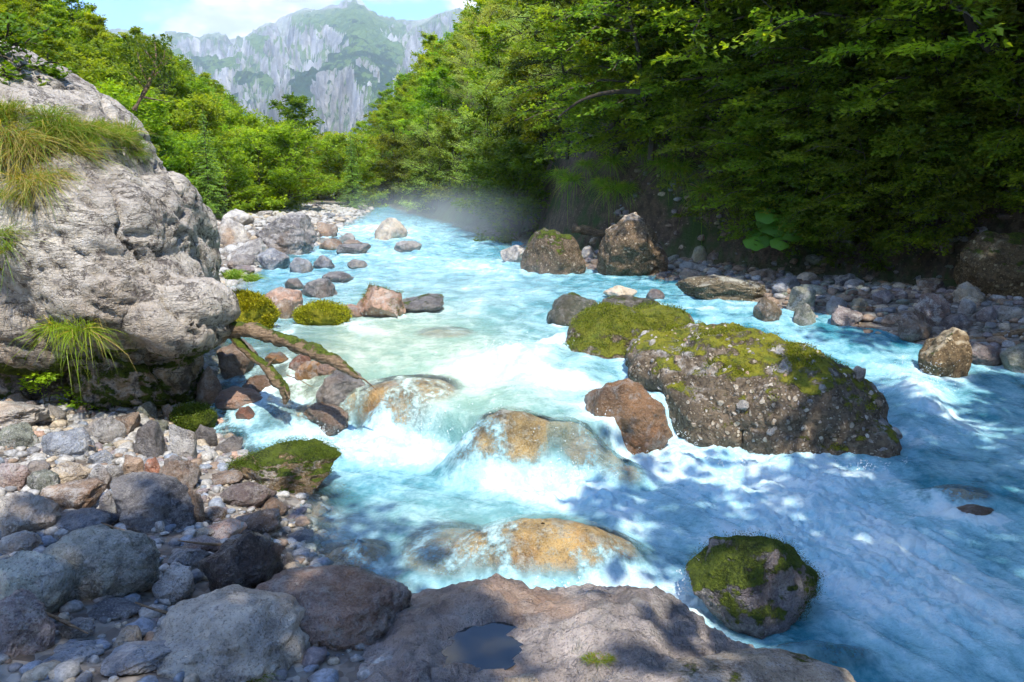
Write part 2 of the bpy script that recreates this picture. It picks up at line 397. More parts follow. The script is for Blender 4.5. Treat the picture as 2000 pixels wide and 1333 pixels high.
def make_water():
    m, t, out = new_mat('river_water')
    g = t.n('NewGeometry'); pos = g.outputs['Position']
    foam = t.attr('foam'); st = t.attr('streak'); clear = t.attr('clear'); warm = t.attr('pale')
    nf = t.noise(pos, 26, 6, .72); nf2 = t.noise(pos, 90, 3, .7)
    nmid = t.noise(pos, 5, 5, .6)
    ff = t.math('ADD', foam, t.math('MULTIPLY', t.math('SUBTRACT', st, .5), 1.0))
    ff = t.math('ADD', ff, t.math('MULTIPLY', t.math('SUBTRACT', nf, .5), 1.0)); ff = t.math('ADD', ff, t.math('MULTIPLY', t.math('SUBTRACT', nmid, .5), .5))
    fm = t.ramp(ff, .42, 1.08)
    milk = t.ramp(t.math('ADD', ff, t.math('MULTIPLY', t.math('SUBTRACT', nmid, .5), .5)), -.25, .70)
    deep = t.mix(t.ramp(nmid, .3, .7), (.025, .180, .250), (.070, .310, .400))
    mid = (.30, .58, .69)
    body = t.mix(milk, deep, mid)
    sand = t.mix(milk, (.26, .42, .33), (.58, .68, .56))
    body = t.mix(warm, body, sand)
    fcol = t.mix(t.ramp(t.math('ADD', t.math('MULTIPLY', t.noise(pos, 14, 8, .75, dist=.6), .9), t.math('MULTIPLY', st, .4)), .48, .80), (.36, .65, .77), (.64, .79, .84))
    body = t.mix(fm, body, fcol)
    h = t.math('ADD', t.math('MULTIPLY', st, .5), t.math('MULTIPLY', nf, .55)); h = t.math('ADD', h, t.math('MULTIPLY', nf2, .12))
    nor = t.bump(h, .75, .05)
    dif = t.n('BsdfPrincipled', {'Base Color': body, 'Roughness': t.math('ADD', .07, t.math('MULTIPLY', fm, .6)), 'IOR': 1.33, 'Specular IOR Level': .5, 'Normal': nor})
    gl = t.n('BsdfGlossy', {'Color': (1, 1, 1, 1), 'Roughness': .07, 'Normal': nor}); tr = t.n('BsdfTransparent', {'Color': (.92, .97, .94, 1)})
    fr = t.math('MINIMUM', t.n('Fresnel', {'IOR': 1.33, 'Normal': t.bump(h, .25, .03)}).outputs[0], .30)
    clr = t.n('MixShader', {0: fr, 1: tr.outputs[0], 2: gl.outputs[0]})
    a = t.math('MULTIPLY', clear, t.math('SUBTRACT', 1.0, t.ramp(ff, .25, .75)), clamp=True)
    mx = t.n('MixShader', {0: a, 1: dif.outputs[0], 2: clr.outputs[0]})
    link(t, mx.outputs[0], out.inputs[0]); return m
M_WATER = make_water()

# ------------------------------------------------------------------ ground sheet
def build_ground():
    ys = np.concatenate([np.linspace(-30, 1.2, 26)[:-1], np.geomspace(1.2, 60, 250), np.geomspace(60, 420, 50)[1:], np.geomspace(420, 12000, 16)[1:]])
    s = np.linspace(-1, 1, 330); u = np.sign(s) * (np.abs(s) * .5 + .5 * np.abs(s) ** 3)
    Y = np.repeat(ys[:, None], len(u), 1)
    half = np.maximum(14 + np.maximum(Y, 0) * 1.05, 0)
    cx = np.where(Y > 0, -.03 * Y, 0)
    X = cx + u[None, :] * half
    Z = G(X, Y)
    far = sm(Y, 300, 480)
    Z = Z * (1 - far) + far * (-6)
    hill = np.maximum(sm(np.interp(Y, _LB[:, 0], _LB[:, 1]) - X, -.8, 1.5), sm(X - np.interp(Y, _RB[:, 0], _RB[:, 1]), -.6, .15))
    hill = np.maximum(hill, sm(Y, 60, 90))
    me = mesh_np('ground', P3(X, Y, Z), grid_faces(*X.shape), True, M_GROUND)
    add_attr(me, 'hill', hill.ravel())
    tag(link_obj('ground', me), kind='structure')
    # land beyond, reaching the horizon all round
    bm = bmesh.new(); bmesh.ops.create_grid(bm, x_segments=20, y_segments=20, size=16000)
    me = bpy.data.meshes.new('far_ground'); bm.to_mesh(me); bm.free()
    o = link_obj('far_ground', me, None, M_GROUND); o.location = (0, 0, -7.5); add_attr(me, 'hill', np.ones(len(me.vertices))); tag(o, kind='structure')
build_ground()

# ------------------------------------------------------------------ mountains (polar height fields round the valley head)
def mountain(name, prof, r0, r1, na, nr, px0, px1, mat, seed, rough, sc, zb=-10):
    prof = np.array(prof, float)
    pxs = np.linspace(px0, px1, na); rr = np.geomspace(r0, r1 * 1.12, nr)
    PX, R = np.meshgrid(pxs, rr, indexing='ij')
    a = (PX - 1000) / FPX
    crest_b = (666.5 - np.interp(pxs, prof[:, 0], prof[:, 1])) / FPX
    tanel = (-SP + crest_b * CP) / (CP + crest_b * SP)
    X, Y = a * R, R
    q = P3(X, Y) * sc
    s = np.clip((R - r0) / (r1 - r0), 0, 1.2)
    rise = np.where(s < 1, s ** 1.05, 1 - (s - 1) * 1.2)
    w = P3(X, Y)
    dom = fbm(w * sc * .5, 3, seed=seed).reshape(R.shape)
    # spurs and gullies running down from the crest, bent by slow noise
    A = P3(a * r1 + dom * 1.0 / sc * .5, R * .45 + a * r1 * .35) * sc
    rid = ridged(A, 7, .52, seed).reshape(R.shape)
    cres = np.exp(-((s - 1) / .10) ** 2)
    jag = fbm(w * sc * 6, 5, .6, seed + 1).reshape(R.shape)
    amp = rough * (1 - cres * .85) * sm(s, 0, .25)
    Z = zb + (tanel[:, None] * r1 + CAMZ - zb) * rise + np.minimum(rid - 1.25, .15) * amp + jag * rough * .07 * (.35 + .65 * (1 - cres))
    me = mesh_np(name, P3(X, Y, Z), grid_faces(*R.shape), False, mat)
    add_attr(me, 'rel', np.broadcast_to(s, R.shape).ravel())
    tag(link_obj(name, me), kind='structure')
M_MTN = make_mountain('mountain_rock', .64, (.37, .365, .37))
M_MTN2 = make_mountain('ridge_rock', .55)
mountain('mountain', [(-300, 20), (100, 60), (300, 66), (345, 72), (400, 66), (425, 74), (500, 62), (560, 48), (590, 26), (640, 16), (690, 2), (710, -10), (730, 0), (755, 24), (790, 42), (830, 44), (880, 24), (905, 12), (960, 20), (1100, 40), (1400, 60)],
         900, 2900, 430, 270, -300, 1400, M_MTN, 3.0, 230, .0026)
mountain('ridge', [(-500, -160), (0, -90), (100, -48), (135, -10), (165, 6), (195, 22), (230, 45), (262, 66), (300, 84), (340, 120), (420, 200), (520, 330), (600, 420)],
         380, 760, 200, 150, -500, 600, M_MTN2, 9.0, 30, .008)
# ------------------------------------------------------------------ river surface
ARROWS = [(900, 430, 930, 520), (760, 440, 860, 500), (800, 600, 860, 700), (1000, 560, 1010, 640), (1180, 555, 1040, 620), (1150, 640, 1030, 690), (1060, 700, 990, 760),
          (800, 740, 780, 860), (740, 760, 735, 850), (880, 760, 900, 860), (1000, 790, 985, 900), (1100, 830, 1150, 920), (640, 850, 800, 900), (700, 930, 860, 950), (900, 960, 1150, 1000), (1100, 960, 1300, 990),
          (1270, 780, 1320, 870), (1300, 900, 1500, 1000), (1500, 1000, 1700, 1130), (1800, 1200, 2000, 1330), (960, 1040, 1030, 1140), (1100, 1040, 1200, 1130), (860, 1060, 860, 1160), (1200, 1060, 1260, 1180),
          (1350, 570, 1500, 620), (1500, 620, 1700, 690), (1700, 700, 1850, 800), (1850, 820, 2000, 900), (1800, 920, 1960, 1020), (620, 1000, 760, 1060), (700, 1070, 800, 1140), (1300, 1180, 1500, 1290), (1600, 1250, 1750, 1330),
          (600, 660, 640, 740), (500, 720, 520, 800), (560, 800, 640, 850), (700, 640, 720, 730)]
# submerged humps: px, py of the top, half width px, half length px, rise (m), clear film
HUMPS = [(795, 768, 110, 42, .10, 1.0), (985, 850, 115, 52, .15, 1.0), (1130, 875, 110, 46, .10, .75), (1060, 1092, 215, 56, .24, 1.0), (880, 1080, 110, 60, .10, .75), (700, 1085, 70, 30, .07, .9),
         (1860, 975, 90, 22, .08, .7), (640, 815, 70, 30, .06, .9), (960, 600, 60, 12, .05, 0), (1130, 615, 80, 20, .10, 0), (1600, 1290, 120, 25, .08, .4), (870, 650, 60, 12, .02, .6), (1210, 930, 60, 30, .1, .6)]
def wpt(px, py):
    d = ray(px, py); t = np.geomspace(1.2, 300, 2000); X, Y, Z = d[0] * t, d[1] * t, CAMZ + d[2] * t
    k = np.argmax(Z < W(X, Y)); return np.array([X[k], Y[k]])
def hump_z(i, c, ax, ay, X, Y):
    px, py, rx, ry, hgt, cl = HUMPS[i]; sh = X.shape
    d = np.sqrt(((X - c[0]) / ax) ** 2 + ((Y - c[1]) / ay) ** 2); dn = d + fbm(P3(X, Y) * 5, 3).reshape(sh) * .10
    return d, dn, np.maximum(W(X, Y) + (1 - sm(d, .15, 1.35)) * hgt, float(W(c[0], c[1])) + hgt - .50 * sm(dn, 0, 1.55) - 9 * (dn > 1.5))
ROCKPOS = []     # emergent rocks (x, y, radius) that part the flow

def build_water():
    nr, nc = 780, 780
    ys = np.geomspace(1.75, 75, nr); tt = np.linspace(-.80, 1.15, nc)
    Y = np.repeat(ys[:, None], nc, 1); X = tt[None, :] * (Y + .25)
    base = W(X, Y)
    # flow field
    A = [(wpt(a, b), wpt(c, d)) for a, b, c, d in ARROWS]
    VX = np.zeros_like(X); VY = np.zeros_like(X); SW = np.zeros_like(X)
    for p, q in A:
        v = (q - p) / np.linalg.norm(q - p); c = (p + q) / 2
        r2 = ((X - c[0]) ** 2 + (Y - c[1]) ** 2) / (.25 + .012 * c[1] ** 2); w = 1 / (r2 + .25) ** 2
        VX += w * v[0]; VY += w * v[1]; SW += w
    VX /= SW; VY /= SW
    wobx = fbm(P3(X, Y) * 1.6, 2, seed=3).reshape(X.shape); VX += wobx * .35
    wake = np.zeros_like(X)
    for (rx, ry, rr) in ROCKPOS:
        dx, dy = X - rx, Y - ry; d = np.sqrt(dx * dx + dy * dy) + 1e-6
        k = np.clip(1 - (d - rr) / (rr * 1.3), 0, 1) ** 1.5
        ins = (VX * dx + VY * dy) / d
        n = np.minimum(ins, 0) * k
        VX -= n * dx / d; VY -= n * dy / d
        wake = np.maximum(wake, np.exp(-((d - rr) / (.05 + .10 * rr)) ** 2))
    L = np.sqrt(VX ** 2 + VY ** 2) + 1e-6; VX /= L; VY /= L
    # line integral convolution, done on the grid in world coordinates
    lx = np.log(ys)
    def lic(cell, length, steps, seed):
        rs = np.random.RandomState(seed); N = 1024; tex = rs.rand(N, N)
        sc = .35 + .065 * Y                       # grain grows with distance so far water keeps broken texture
        acc = np.zeros_like(X); x, y = X.copy(), Y.copy()
        h = length / steps
        for k in range(steps):
            gy = np.clip((np.log(np.clip(y, 1.75, 74)) - lx[0]) / (lx[1] - lx[0]), 0, nr - 1.01); gx = np.clip((x / (y + .25) - tt[0]) / (tt[1] - tt[0]), 0, nc - 1.01)
            iy, ix = gy.astype(int), gx.astype(int)
            lvl = cell * np.exp2(np.round(np.log2(sc)))
            u, v = x / lvl, y / lvl; u0, v0 = np.floor(u).astype(int), np.floor(v).astype(int); fu, fv = u - u0, v - v0
            a = tex[u0 % N, v0 % N] * (1 - fu) * (1 - fv) + tex[(u0 + 1) % N, v0 % N] * fu * (1 - fv) + tex[u0 % N, (v0 + 1) % N] * (1 - fu) * fv + tex[(u0 + 1) % N, (v0 + 1) % N] * fu * fv
            acc += a
            x = x - VX[iy, ix] * h * sc; y = y - VY[iy, ix] * h * sc
        acc = acc / steps
        mu = acc.mean(); sd = acc.std()
        return np.clip(.5 + (acc - mu) / sd * .2, 0, 1)
    s1 = lic(.045, .55, 22, 1); s2 = lic(.13, 1.3, 18, 2); s3 = lic(.45, 1.2, 10, 3)
    iso = fbm(P3(X - VX * .0, Y) * 3.0, 5, .62, seed=33).reshape(X.shape)
    streak = np.clip(s1 * .18 + s2 * .28 + s3 * .24 + .15 + iso * .36, 0, 1)
    PX, PY = project(X, Y, base)
    def blob(px, py, rx, ry, ang=0.0):
        c, s = math.cos(math.radians(ang)), math.sin(math.radians(ang)); u, v = (PX - px), (PY - py)
        a, b = (u * c + v * s) / rx, (-u * s + v * c) / ry
        return np.exp(-(a * a + b * b))
    foam = np.full_like(X, .10)
    FO = [(600, 860, 110, 28, 5, .8), (760, 885, 150, 28, 4, .95), (930, 925, 110, 26, 20, .9), (1090, 965, 140, 30, 8, .75), (1180, 975, 120, 40, 30, .5),
          (1000, 700, 110, 24, -8, .9), (1070, 735, 90, 16, 10, .6), (940, 745, 90, 18, 5, .35), (1130, 655, 120, 16, -22, .75), (1240, 610, 60, 6, -12, .6), (1330, 905, 130, 32, 12, .9), (1470, 950, 120, 35, 25, .6), (1310, 830, 26, 60, -25, .8), (1250, 880, 30, 25, 0, .6),
          (1500, 960, 380, 140, 28, .58), (1650, 1060, 320, 120, 32, .54), (1850, 1180, 320, 120, 30, .54), (1790, 780, 80, 40, 45, .75), (1900, 850, 160, 45, 25, .5), (1650, 690, 150, 16, 22, .5), (1380, 600, 80, 10, 5, .5), (1350, 625, 60, 8, 0, .7),
          (1300, 1170, 140, 45, 10, .55), (1240, 1110, 60, 70, -20, .45), (1000, 1165, 180, 18, 2, .6), (1280, 1030, 110, 50, 0, .10), (1480, 1270, 150, 35, 20, .35), (1380, 1190, 50, 30, 30, .6), (1720, 1300, 130, 30, 15, .1), (1850, 1000, 80, 14, 25, .35), (1640, 930, 80, 14, -10, .5), (1700, 935, 80, 12, -8, .4),
          (820, 500, 260, 45, 6, .28), (760, 450, 100, 12, 5, .6), (960, 525, 120, 12, 5, .35), (870, 560, 260, 8, 2, .22), (700, 640, 40, 10, 10, .7), (560, 650, 20, 8, 0, .6), (780, 620, 120, 7, -4, .35), (960, 585, 140, 8, -4, .25), (650, 455, 60, 8, 0, .4),
          (590, 760, 40, 30, 30, .5), (520, 790, 50, 14, 10, .25), (610, 790, 60, 10, 10, .4), (790, 820, 90, 40, 0, .22), (1060, 930, 110, 25, 5, .45), (1000, 1150, 120, 25, 0, .35)]
    for f in FO: foam += blob(*f[:5]) * f[5]
    foam += wake * .35 * (Y > 4)
    pale = np.clip(blob(770, 670, 240, 90) * 1.0 + blob(950, 790, 240, 110, 10) * .75 + blob(620, 760, 120, 60) * .8 + blob(860, 1010, 260, 60) * .35 + blob(1000, 1090, 260, 60) * .4, 0, 1)
    clear = np.zeros_like(X); bump = np.zeros_like(X); drape = np.full_like(X, -9.); thin = np.zeros_like(X); done = []
    for (px, py, rx, ry, hgt, cl) in HUMPS:
        c = wpt(px, py); ex = wpt(px + rx, py); ey1 = wpt(px, py - ry); ey2 = wpt(px, py + ry)
        ax, ay = abs(ex[0] - c[0]), abs(ey1[1] - ey2[1]) / 2
        d, dn, hz = hump_z(len(done), c, ax, ay, X, Y); done.append(1)
        b = 1 - sm(d, .15, 1.35); bump = np.maximum(bump, b * hgt); clear = np.maximum(clear, cl * (1 - sm(d, .70, 1.12))); thin = np.maximum(thin, (cl >= .55) * (1 - sm(d, .7, 1.15)))
        if cl >= .55: drape = np.maximum(drape, float(W(c[0], c[1])) + hgt - .50 * sm(dn, 0, 1.55) - 9 * (dn > 1.5))
    foam = foam * (1 - .75 * thin) + thin * .24
    depth = base - G(X, Y)
    clear = np.maximum(clear, .95 * (1 - sm(depth, .03, .28)) * (PX < 1000))
    clear = np.maximum(clear, .8 * blob(540, 750, 130, 100) + .45 * blob(640, 1030, 90, 60) + .55 * blob(720, 1110, 90, 40))
    clear = np.clip(clear, 0, 1)
    drop = np.gradient(base, axis=0)              # falling sheets carry vertical threads
    # waves
    p = P3(X, Y)
    calm = 1 - .75 * blob(720, 660, 200, 60) - .5 * blob(880, 560, 250, 30)
    am = (.35 + .75 * np.clip(foam, 0, 1)) * calm * (1 - .85 * thin)
    lump = fbm(p * 2.2, 3, seed=21).reshape(X.shape) * .055 + (s3 - .5) * .03 + fbm(p * 5, 3, .5, seed=4).reshape(X.shape) * .022
    Z = base + bump + lump * am * np.clip(.6 + Y * .05, .6, 1.7) + (s2 - .5) * .025 * am + (s1 - .5) * .009 * (.4 + am)
    Z += .07 * blob(1000, 700, 100, 18) + .16 * blob(1790, 790, 60, 45, 40) + .05 * blob(760, 885, 120, 20) + .06 * blob(1330, 900, 90, 25)
    Z += sm(foam, .5, 1.1) * (np.abs(fbm(p * 6, 4, .6, seed=6)).reshape(X.shape)) * .045
    Z = np.maximum(Z, drape + .015 + (s1 - .5) * .02 + (s2 - .5) * .04)
    keep = (G(X, Y) < Z + .25)
    F = grid_faces(nr, nc); kf = keep.ravel()[F].any(1); F = F[kf]
    used = np.unique(F); remap = np.zeros(nr * nc, int); remap[used] = np.arange(len(used))
    me = mesh_np('river_water', P3(X, Y, Z)[used], remap[F], True, M_WATER)
    for n, a in (('foam', foam), ('streak', streak), ('clear', clear), ('pale', pale)): add_attr(me, n, np.clip(a, 0, 2).ravel()[used])
    tag(link_obj('river_water', me), kind='structure')
    return X, Y, Z

# ------------------------------------------------------------------ rocks
_ico = {}
def ico(sub):
    if sub not in _ico:
        bm = bmesh.new(); bmesh.ops.create_icosphere(bm, subdivisions=sub, radius=1.0)
        bm.verts.ensure_lookup_table()
        _ico[sub] = (np.array([v.co[:] for v in bm.verts]), np.array([[v.index for v in f.verts] for f in bm.faces])); bm.free()
    return _ico[sub]
def rock_shape(seed, sub, cuts=9, sharp=.9, rough=.10, dmin=.45, dmax=.85):
    V, F = ico(sub); V = V.copy(); rs = np.random.RandomState(seed)
    V *= np.array([1, rs.uniform(.8, 1.1), rs.uniform(.75, 1.0)])
    V += V * (fbm(V * .9 + seed * 3.1, 2) * .22)[:, None]
    for _ in range(cuts):
        n = rs.normal(size=3); n /= np.linalg.norm(n); d = rs.uniform(dmin, dmax)
        o = np.maximum(V @ n - d, 0); V -= n * (o * sharp)[:, None]
    r = np.linalg.norm(V, axis=1)[:, None]; D = V / np.maximum(r, 1e-6)
    det = fbm(V * 2.3 + seed, 5, .55) * rough + ridged(V * 3.1 + seed * 2, 4, .5) * rough * .30
    V += D * det[:, None]
    lo, hi = V.min(0), V.max(0); V = (V - (lo + hi) / 2) / (hi - lo)
    return V, F
def rock_mesh(name, seed, sub, **k):
    V, F = rock_shape(seed, sub, **k); return mesh_np(name, V, F, True, M_STONE)
STY = {'r': dict(cuts=5, sharp=.55, rough=.08, dmin=.6, dmax=.9), 'a': dict(cuts=13, sharp=.96, rough=.09, dmin=.42, dmax=.8), 'm': dict(cuts=9, sharp=.85, rough=.09, dmin=.5, dmax=.85)}
LIB = {s: [rock_mesh('stone_shape', 100 + i * 7 + ord(s), 5, **STY[s]) for i in range(n)] for s, n in (('r', 5), ('a', 7), ('m', 6))}
LIBS = {s: [rock_mesh('cobble_shape', 300 + i * 5 + ord(s), 4, **STY[s]) for i in range(5)] for s in 'ram'}
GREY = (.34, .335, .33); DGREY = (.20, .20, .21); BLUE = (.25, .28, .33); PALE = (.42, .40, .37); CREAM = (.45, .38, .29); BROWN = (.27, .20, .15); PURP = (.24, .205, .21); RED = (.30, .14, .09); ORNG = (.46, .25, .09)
GREEN = (.21, .23, .19); YEL = (.55, .38, .08); WHITE = (.46, .45, .43); PINK = (.45, .30, .23)
_rr = random.Random(11)
def rock(cx, yt, yb, w, style='m', col=GREY, label='', moss=0.0, wet=0.0, yel=0.0, name='rock', cat='rock', hero=0, group=None, dep=.85, water=True, lift=0.0, tilt=0.0, bury=.42, Y0=None, mat=None, flat=1.0, inflow=None, rz=None):
    """a rock read off the photo: centre column, top and bottom rows, width, all in photo pixels"""
    yq = min(yb, 1325)
    b = hit(cx, yq, water) if Y0 is None else at(cx, yq, Y0)
    wm = w / FPX * np.hypot(b[1], CAMZ - b[2]) * .98
    d = wm * dep
    yc = b[1] + d * .42
    top = at(cx, yt, yc)[2]
    h = max(top - b[2], wm * .22) * (1 + bury)
    xc = at(cx, yq, yc)[0]
    if hero: me = rock_mesh(name + '_shape', hero, 6 if w > 110 else 5, **STY[style])
    else:
        sub = LIB if w > 55 else LIBS; me = _rr.choice(sub[style])
    o = link_obj(name, me)
    if mat is not None:
        me.materials.clear(); me.materials.append(mat)
    o.location = (xc, yc, top - h / 2 + lift); o.scale = (wm, d, h)
    o.rotation_euler = (0, math.radians(tilt), (_rr.choice((0, math.pi)) + _rr.uniform(-.15, .15)) if (rz is None and not hero) else (rz or 0))
    o.color = tuple(col) + (1,); o['moss'] = float(moss); o['wet'] = float(wet); o['yellow'] = float(yel)
    tag(o, label, cat, group)
    if (inflow if inflow is not None else (water and abs(b[2] - float(W(b[0], b[1]))) < .03 and wm > .12)): ROCKPOS.append((xc, yc, (wm + d) / 4))
    return o

R = rock
# pile beside and below the great boulder
R(15, 783, 848, 150, 'm', PALE, 'pale sunlit flat-topped rock at the edge of the gravel below the great boulder', hero=11)
R(38, 826, 880, 88, 'm', GREEN, 'dark olive rock tucked under the pale flat-topped rock')
R(132, 838, 900, 104, 'm', BLUE, 'blue-grey blocky rock in front of the sunlit gravel', hero=12)
R(203, 811, 868, 76, 'a', GREY, 'grey rock with an orange side at the edge of the sunlit gravel')
R(247, 808, 852, 50, 'a', BROWN, 'dark brown angular stone beside the orange-sided rock')
R(199, 880, 914, 50, 'm', BLUE, 'flat blue-grey stone right of the blocky rock')
R(292, 822, 898, 66, 'a', DGREY, 'black wet block standing in front of the great boulder', wet=.7)
R(382, 790, 850, 90, 'r', GREEN, 'bright moss-covered rock at the foot of the great boulder', moss=.95)
R(364, 824, 902, 48, 'a', GREY, 'tall upright grey stone below the mossy rock')
R(405, 828, 874, 40, 'm', DGREY, 'dark wet stone at the edge of the shallows by the mossy rock', wet=.8)
R(289, 784, 822, 42, 'm', GREEN, 'olive rounded stone against the foot of the great boulder')
R(356, 794, 820, 24, 'a', YEL, 'small bright yellow stone at the foot of the great boulder')
R(335, 790, 826, 34, 'a', BROWN, 'small tan wedge-shaped stone left of the yellow stone')
R(261, 888, 934, 48, 'a', BROWN, 'brown pointed stone above the large dark faceted rock')
R(299, 896, 936, 34, 'm', RED, 'red-brown cobble beside the brown pointed stone')
R(224, 905, 942, 34, 'm', GREY, 'small grey cobble left of the brown pointed stone')
R(193, 910, 962, 52, 'a', DGREY, 'dark grey split stone right of the cream cobble')
R(143, 903, 955, 78, 'm', CREAM, 'cream-coloured lumpy cobble among grey stones', hero=13)
R(88, 918, 964, 60, 'r', GREEN, 'rounded grey-green cobble left of the cream one')
R(22, 903, 962, 66, 'm', PURP, 'purple-grey lumpy stone at the left edge of the pile')
R(150, 940, 1006, 106, 'a', BROWN, 'brown-grey bedded stone above the dark blue wet rock')
R(309, 930, 1038, 172, 'a', DGREY, 'large dark faceted rock with a flat sloping face', wet=.45, hero=14)
R(56, 963, 1060, 128, 'm', PALE, 'large speckled lichen-covered boulder at the left edge', hero=15)
R(165, 995, 1050, 122, 'm', BLUE, 'dark blue wet rock behind the big grey-green boulder', wet=.5)
R(351, 898, 962, 78, 'm', BROWN, 'wet brown rounded rock above the large faceted rock', wet=.6)
R(418, 990, 1018, 46, 'r', BROWN, 'small brown round cobble beside the faceted rock')
R(36, 1042, 1086, 84, 'm', PALE, 'flat pale grey stone above the pale round boulder')
R(190, 1030, 1178, 240, 'r', (.29, .30, .27), 'big smooth grey-green boulder dominating the left bank', hero=16, dep=.7)
R(80, 1083, 1212, 148, 'r', (.40, .43, .39), 'pale egg-shaped grey boulder at the left', hero=17)
R(348, 1100, 1186, 86, 'a', GREY, 'angular stone with white veins right of the big grey-green boulder', hero=18)
R(45, 1158, 1290, 128, 'm', PURP, 'dark purple-grey rock below the pale egg-shaped boulder', hero=19)
R(80, 1277, 1345, 200, 'm', BLUE, 'long blue-grey slab in the bottom left corner')
R(278, 1266, 1345, 138, 'm', BLUE, 'blue-grey rounded slab at the bottom right of the long slab', hero=20)
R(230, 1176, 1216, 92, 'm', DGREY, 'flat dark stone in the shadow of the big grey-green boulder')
R(370, 1070, 1124, 80, 'a', DGREY, 'dark slanting sliver of rock beside the white gravel', flat=.5)
R(400, 1050, 1084, 82, 'a', PURP, 'long flat purple-grey stone lying on white gravel')
R(314, 1018, 1042, 22, 'a', WHITE, 'small white angular chip standing in front of the faceted rock')
R(398, 1032, 1054, 50, 'm', CREAM, 'flat cream stone on the white gravel')
R(214, 958, 1014, 34, 'm', BLUE, 'blue-grey stone leaning on the large faceted rock')
R(156, 1208, 1252, 58, 'a', DGREY, 'dark wedge below the pale egg-shaped boulder')
R(478, 1038, 1190, 160, 'a', (.10, .09, .10), 'big wet black-brown boulder at the water edge', wet=.85, hero=21)
R(500, 998, 1052, 106, 'm', BROWN, 'brown-grey rounded rock behind the wet black-brown boulder', wet=.3)
R(444, 1015, 1062, 78, 'm', PINK, 'pinkish cobble left of the brown-grey rounded rock')
R(486, 942, 996, 98, 'm', PURP, 'dark wet stone at the waterline below the mossy wedge rock', wet=.7)
R(534, 974, 1010, 58, 'r', BROWN, 'small brown wet stone lying in the shallow water', wet=.8)
R(438, 922, 950, 82, 'm', BROWN, 'brown flat stone left of the mossy wedge rock', wet=.4)
R(446, 854, 890, 58, 'a', DGREY, 'dark wet slab behind the mossy wedge rock', wet=.8)
R(372, 950, 1024, 60, 'm', BROWN, 'brown wet stone right of the large faceted rock', wet=.6)
R(580, 1102, 1134, 50, 'a', CREAM, 'yellowish stone at the water edge by the wet black-brown boulder', wet=.4)
R(565, 1078, 1122, 38, 'm', DGREY, 'dark wet stone beside the yellowish stone', wet=.9)
# shallows behind the driftwood
R(466, 664, 738, 76, 'm', BROWN, 'dark brown boulder under the driftwood branch', wet=.6, hero=22)
R(412, 715, 792, 52, 'r', BROWN, 'brown egg-shaped boulder against the foot of the great boulder', wet=.3)
R(590, 690, 726, 46, 'a', RED, 'reddish angular stone in the shallows right of the branch fork', wet=.5)
R(604, 704, 742, 52, 'a', ORNG, 'orange angular block in the shallows under the branch', wet=.5)
R(640, 706, 734, 40, 'm', PINK, 'flat salmon-coloured stone behind the orange block', wet=.6)
R(672, 722, 796, 108, 'm', GREY, 'big wet grey banded rock below the branch tip', wet=.7, hero=23)
R(470, 758, 798, 104, 'r', PINK, 'low wet pinkish slab in the shallows near the great boulder', wet=.8)
R(480, 796, 824, 42, 'm', RED, 'small red stone in the shallows', wet=.7)
R(634, 786, 842, 118, 'm', BROWN, 'wet brown slab with water sliding over it', wet=.9)
R(512, 732, 768, 66, 'm', BROWN, 'dark brown stone under the hanging mossy branch', wet=.8)
R(540, 690, 712, 50, 'm', ORNG, 'low orange stone in the shallows behind the branch fork', wet=.8)
R(480, 570, 650, 130, 'm', GREEN, 'large boulder wholly covered in yellow moss beside the great boulder', moss=1.15, yel=1.0, hero=24)
R(628, 592, 638, 118, 'r', GREEN, 'oval moss-covered rock surrounded by water', moss=1.15, yel=.8, hero=25)
R(552, 560, 604, 88, 'r', PINK, 'smooth pinkish boulder behind the yellow mossy one', hero=26)
R(557, 583, 622, 42, 'r', BROWN, 'small rounded brown stone between the two yellow mossy rocks')
R(742, 556, 622, 104, 'a', PINK, 'pink pointed rock with a mossy top standing in the pool', moss=.45, hero=27)
R(818, 574, 612, 110, 'm', DGREY, 'low dark mossy rock joined to the pink pointed rock', moss=.4, wet=.7)
R(684, 594, 620, 52, 'r', PINK, 'low pink wet stone left of the pink pointed rock', wet=.6)
R(620, 544, 582, 78, 'a', DGREY, 'dark pointed rock in the water above the oval mossy rock', wet=.4)
R(574, 544, 566, 40, 'm', DGREY, 'small dark stone left of the dark pointed rock', wet=.5)
R(660, 530, 552, 58, 'm', DGREY, 'dark low rock in the stream behind the pointed one', wet=.6)
R(562, 416, 500, 122, 'a', (.20, .195, .20), 'tall grey shaded boulder like a shark fin on the gravel bar', hero=28, bury=.2)  # tree shade on this boulder is put into its dark grey
R(488, 464, 520, 74, 'a', GREY, 'jagged grey rock leaning on the fin-shaped boulder', hero=29)
R(534, 484, 528, 66, 'm', BLUE, 'blue-grey rounded rock below the fin-shaped boulder')
R(589, 503, 534, 48, 'm', BLUE, 'blue-grey wet stone in the shallow rapids', wet=.3)
R(642, 433, 464, 40, 'a', BROWN, 'small pointed brown rock at the head of the little fall')
R(765, 425, 468, 66, 'm', CREAM, 'tan square rock standing far up the rapids', hero=30)
R(797, 470, 492, 56, 'r', GREY, 'low grey rock in the white water far upstream', wet=.4)
R(678, 455, 474, 34, 'a', GREY, 'small pointed grey rock in the far rapids', wet=.3)
R(646, 466, 490, 50, 'm', BROWN, 'brown flat rock on the edge of the far rapids', wet=.4)
R(692, 475, 499, 62, 'a', DGREY, 'dark pyramid-shaped rock in the far rapids', wet=.5)
R(690, 468, 482, 46, 'm', BROWN, 'thin brown slab behind the dark pyramid-shaped rock', wet=.3)
R(632, 498, 526, 44, 'm', BLUE, 'rounded blue-grey stone left in the far rapids', wet=.5)
R(698, 507, 524, 42, 'm', GREY, 'low grey stone in mid-stream rapids', wet=.6)
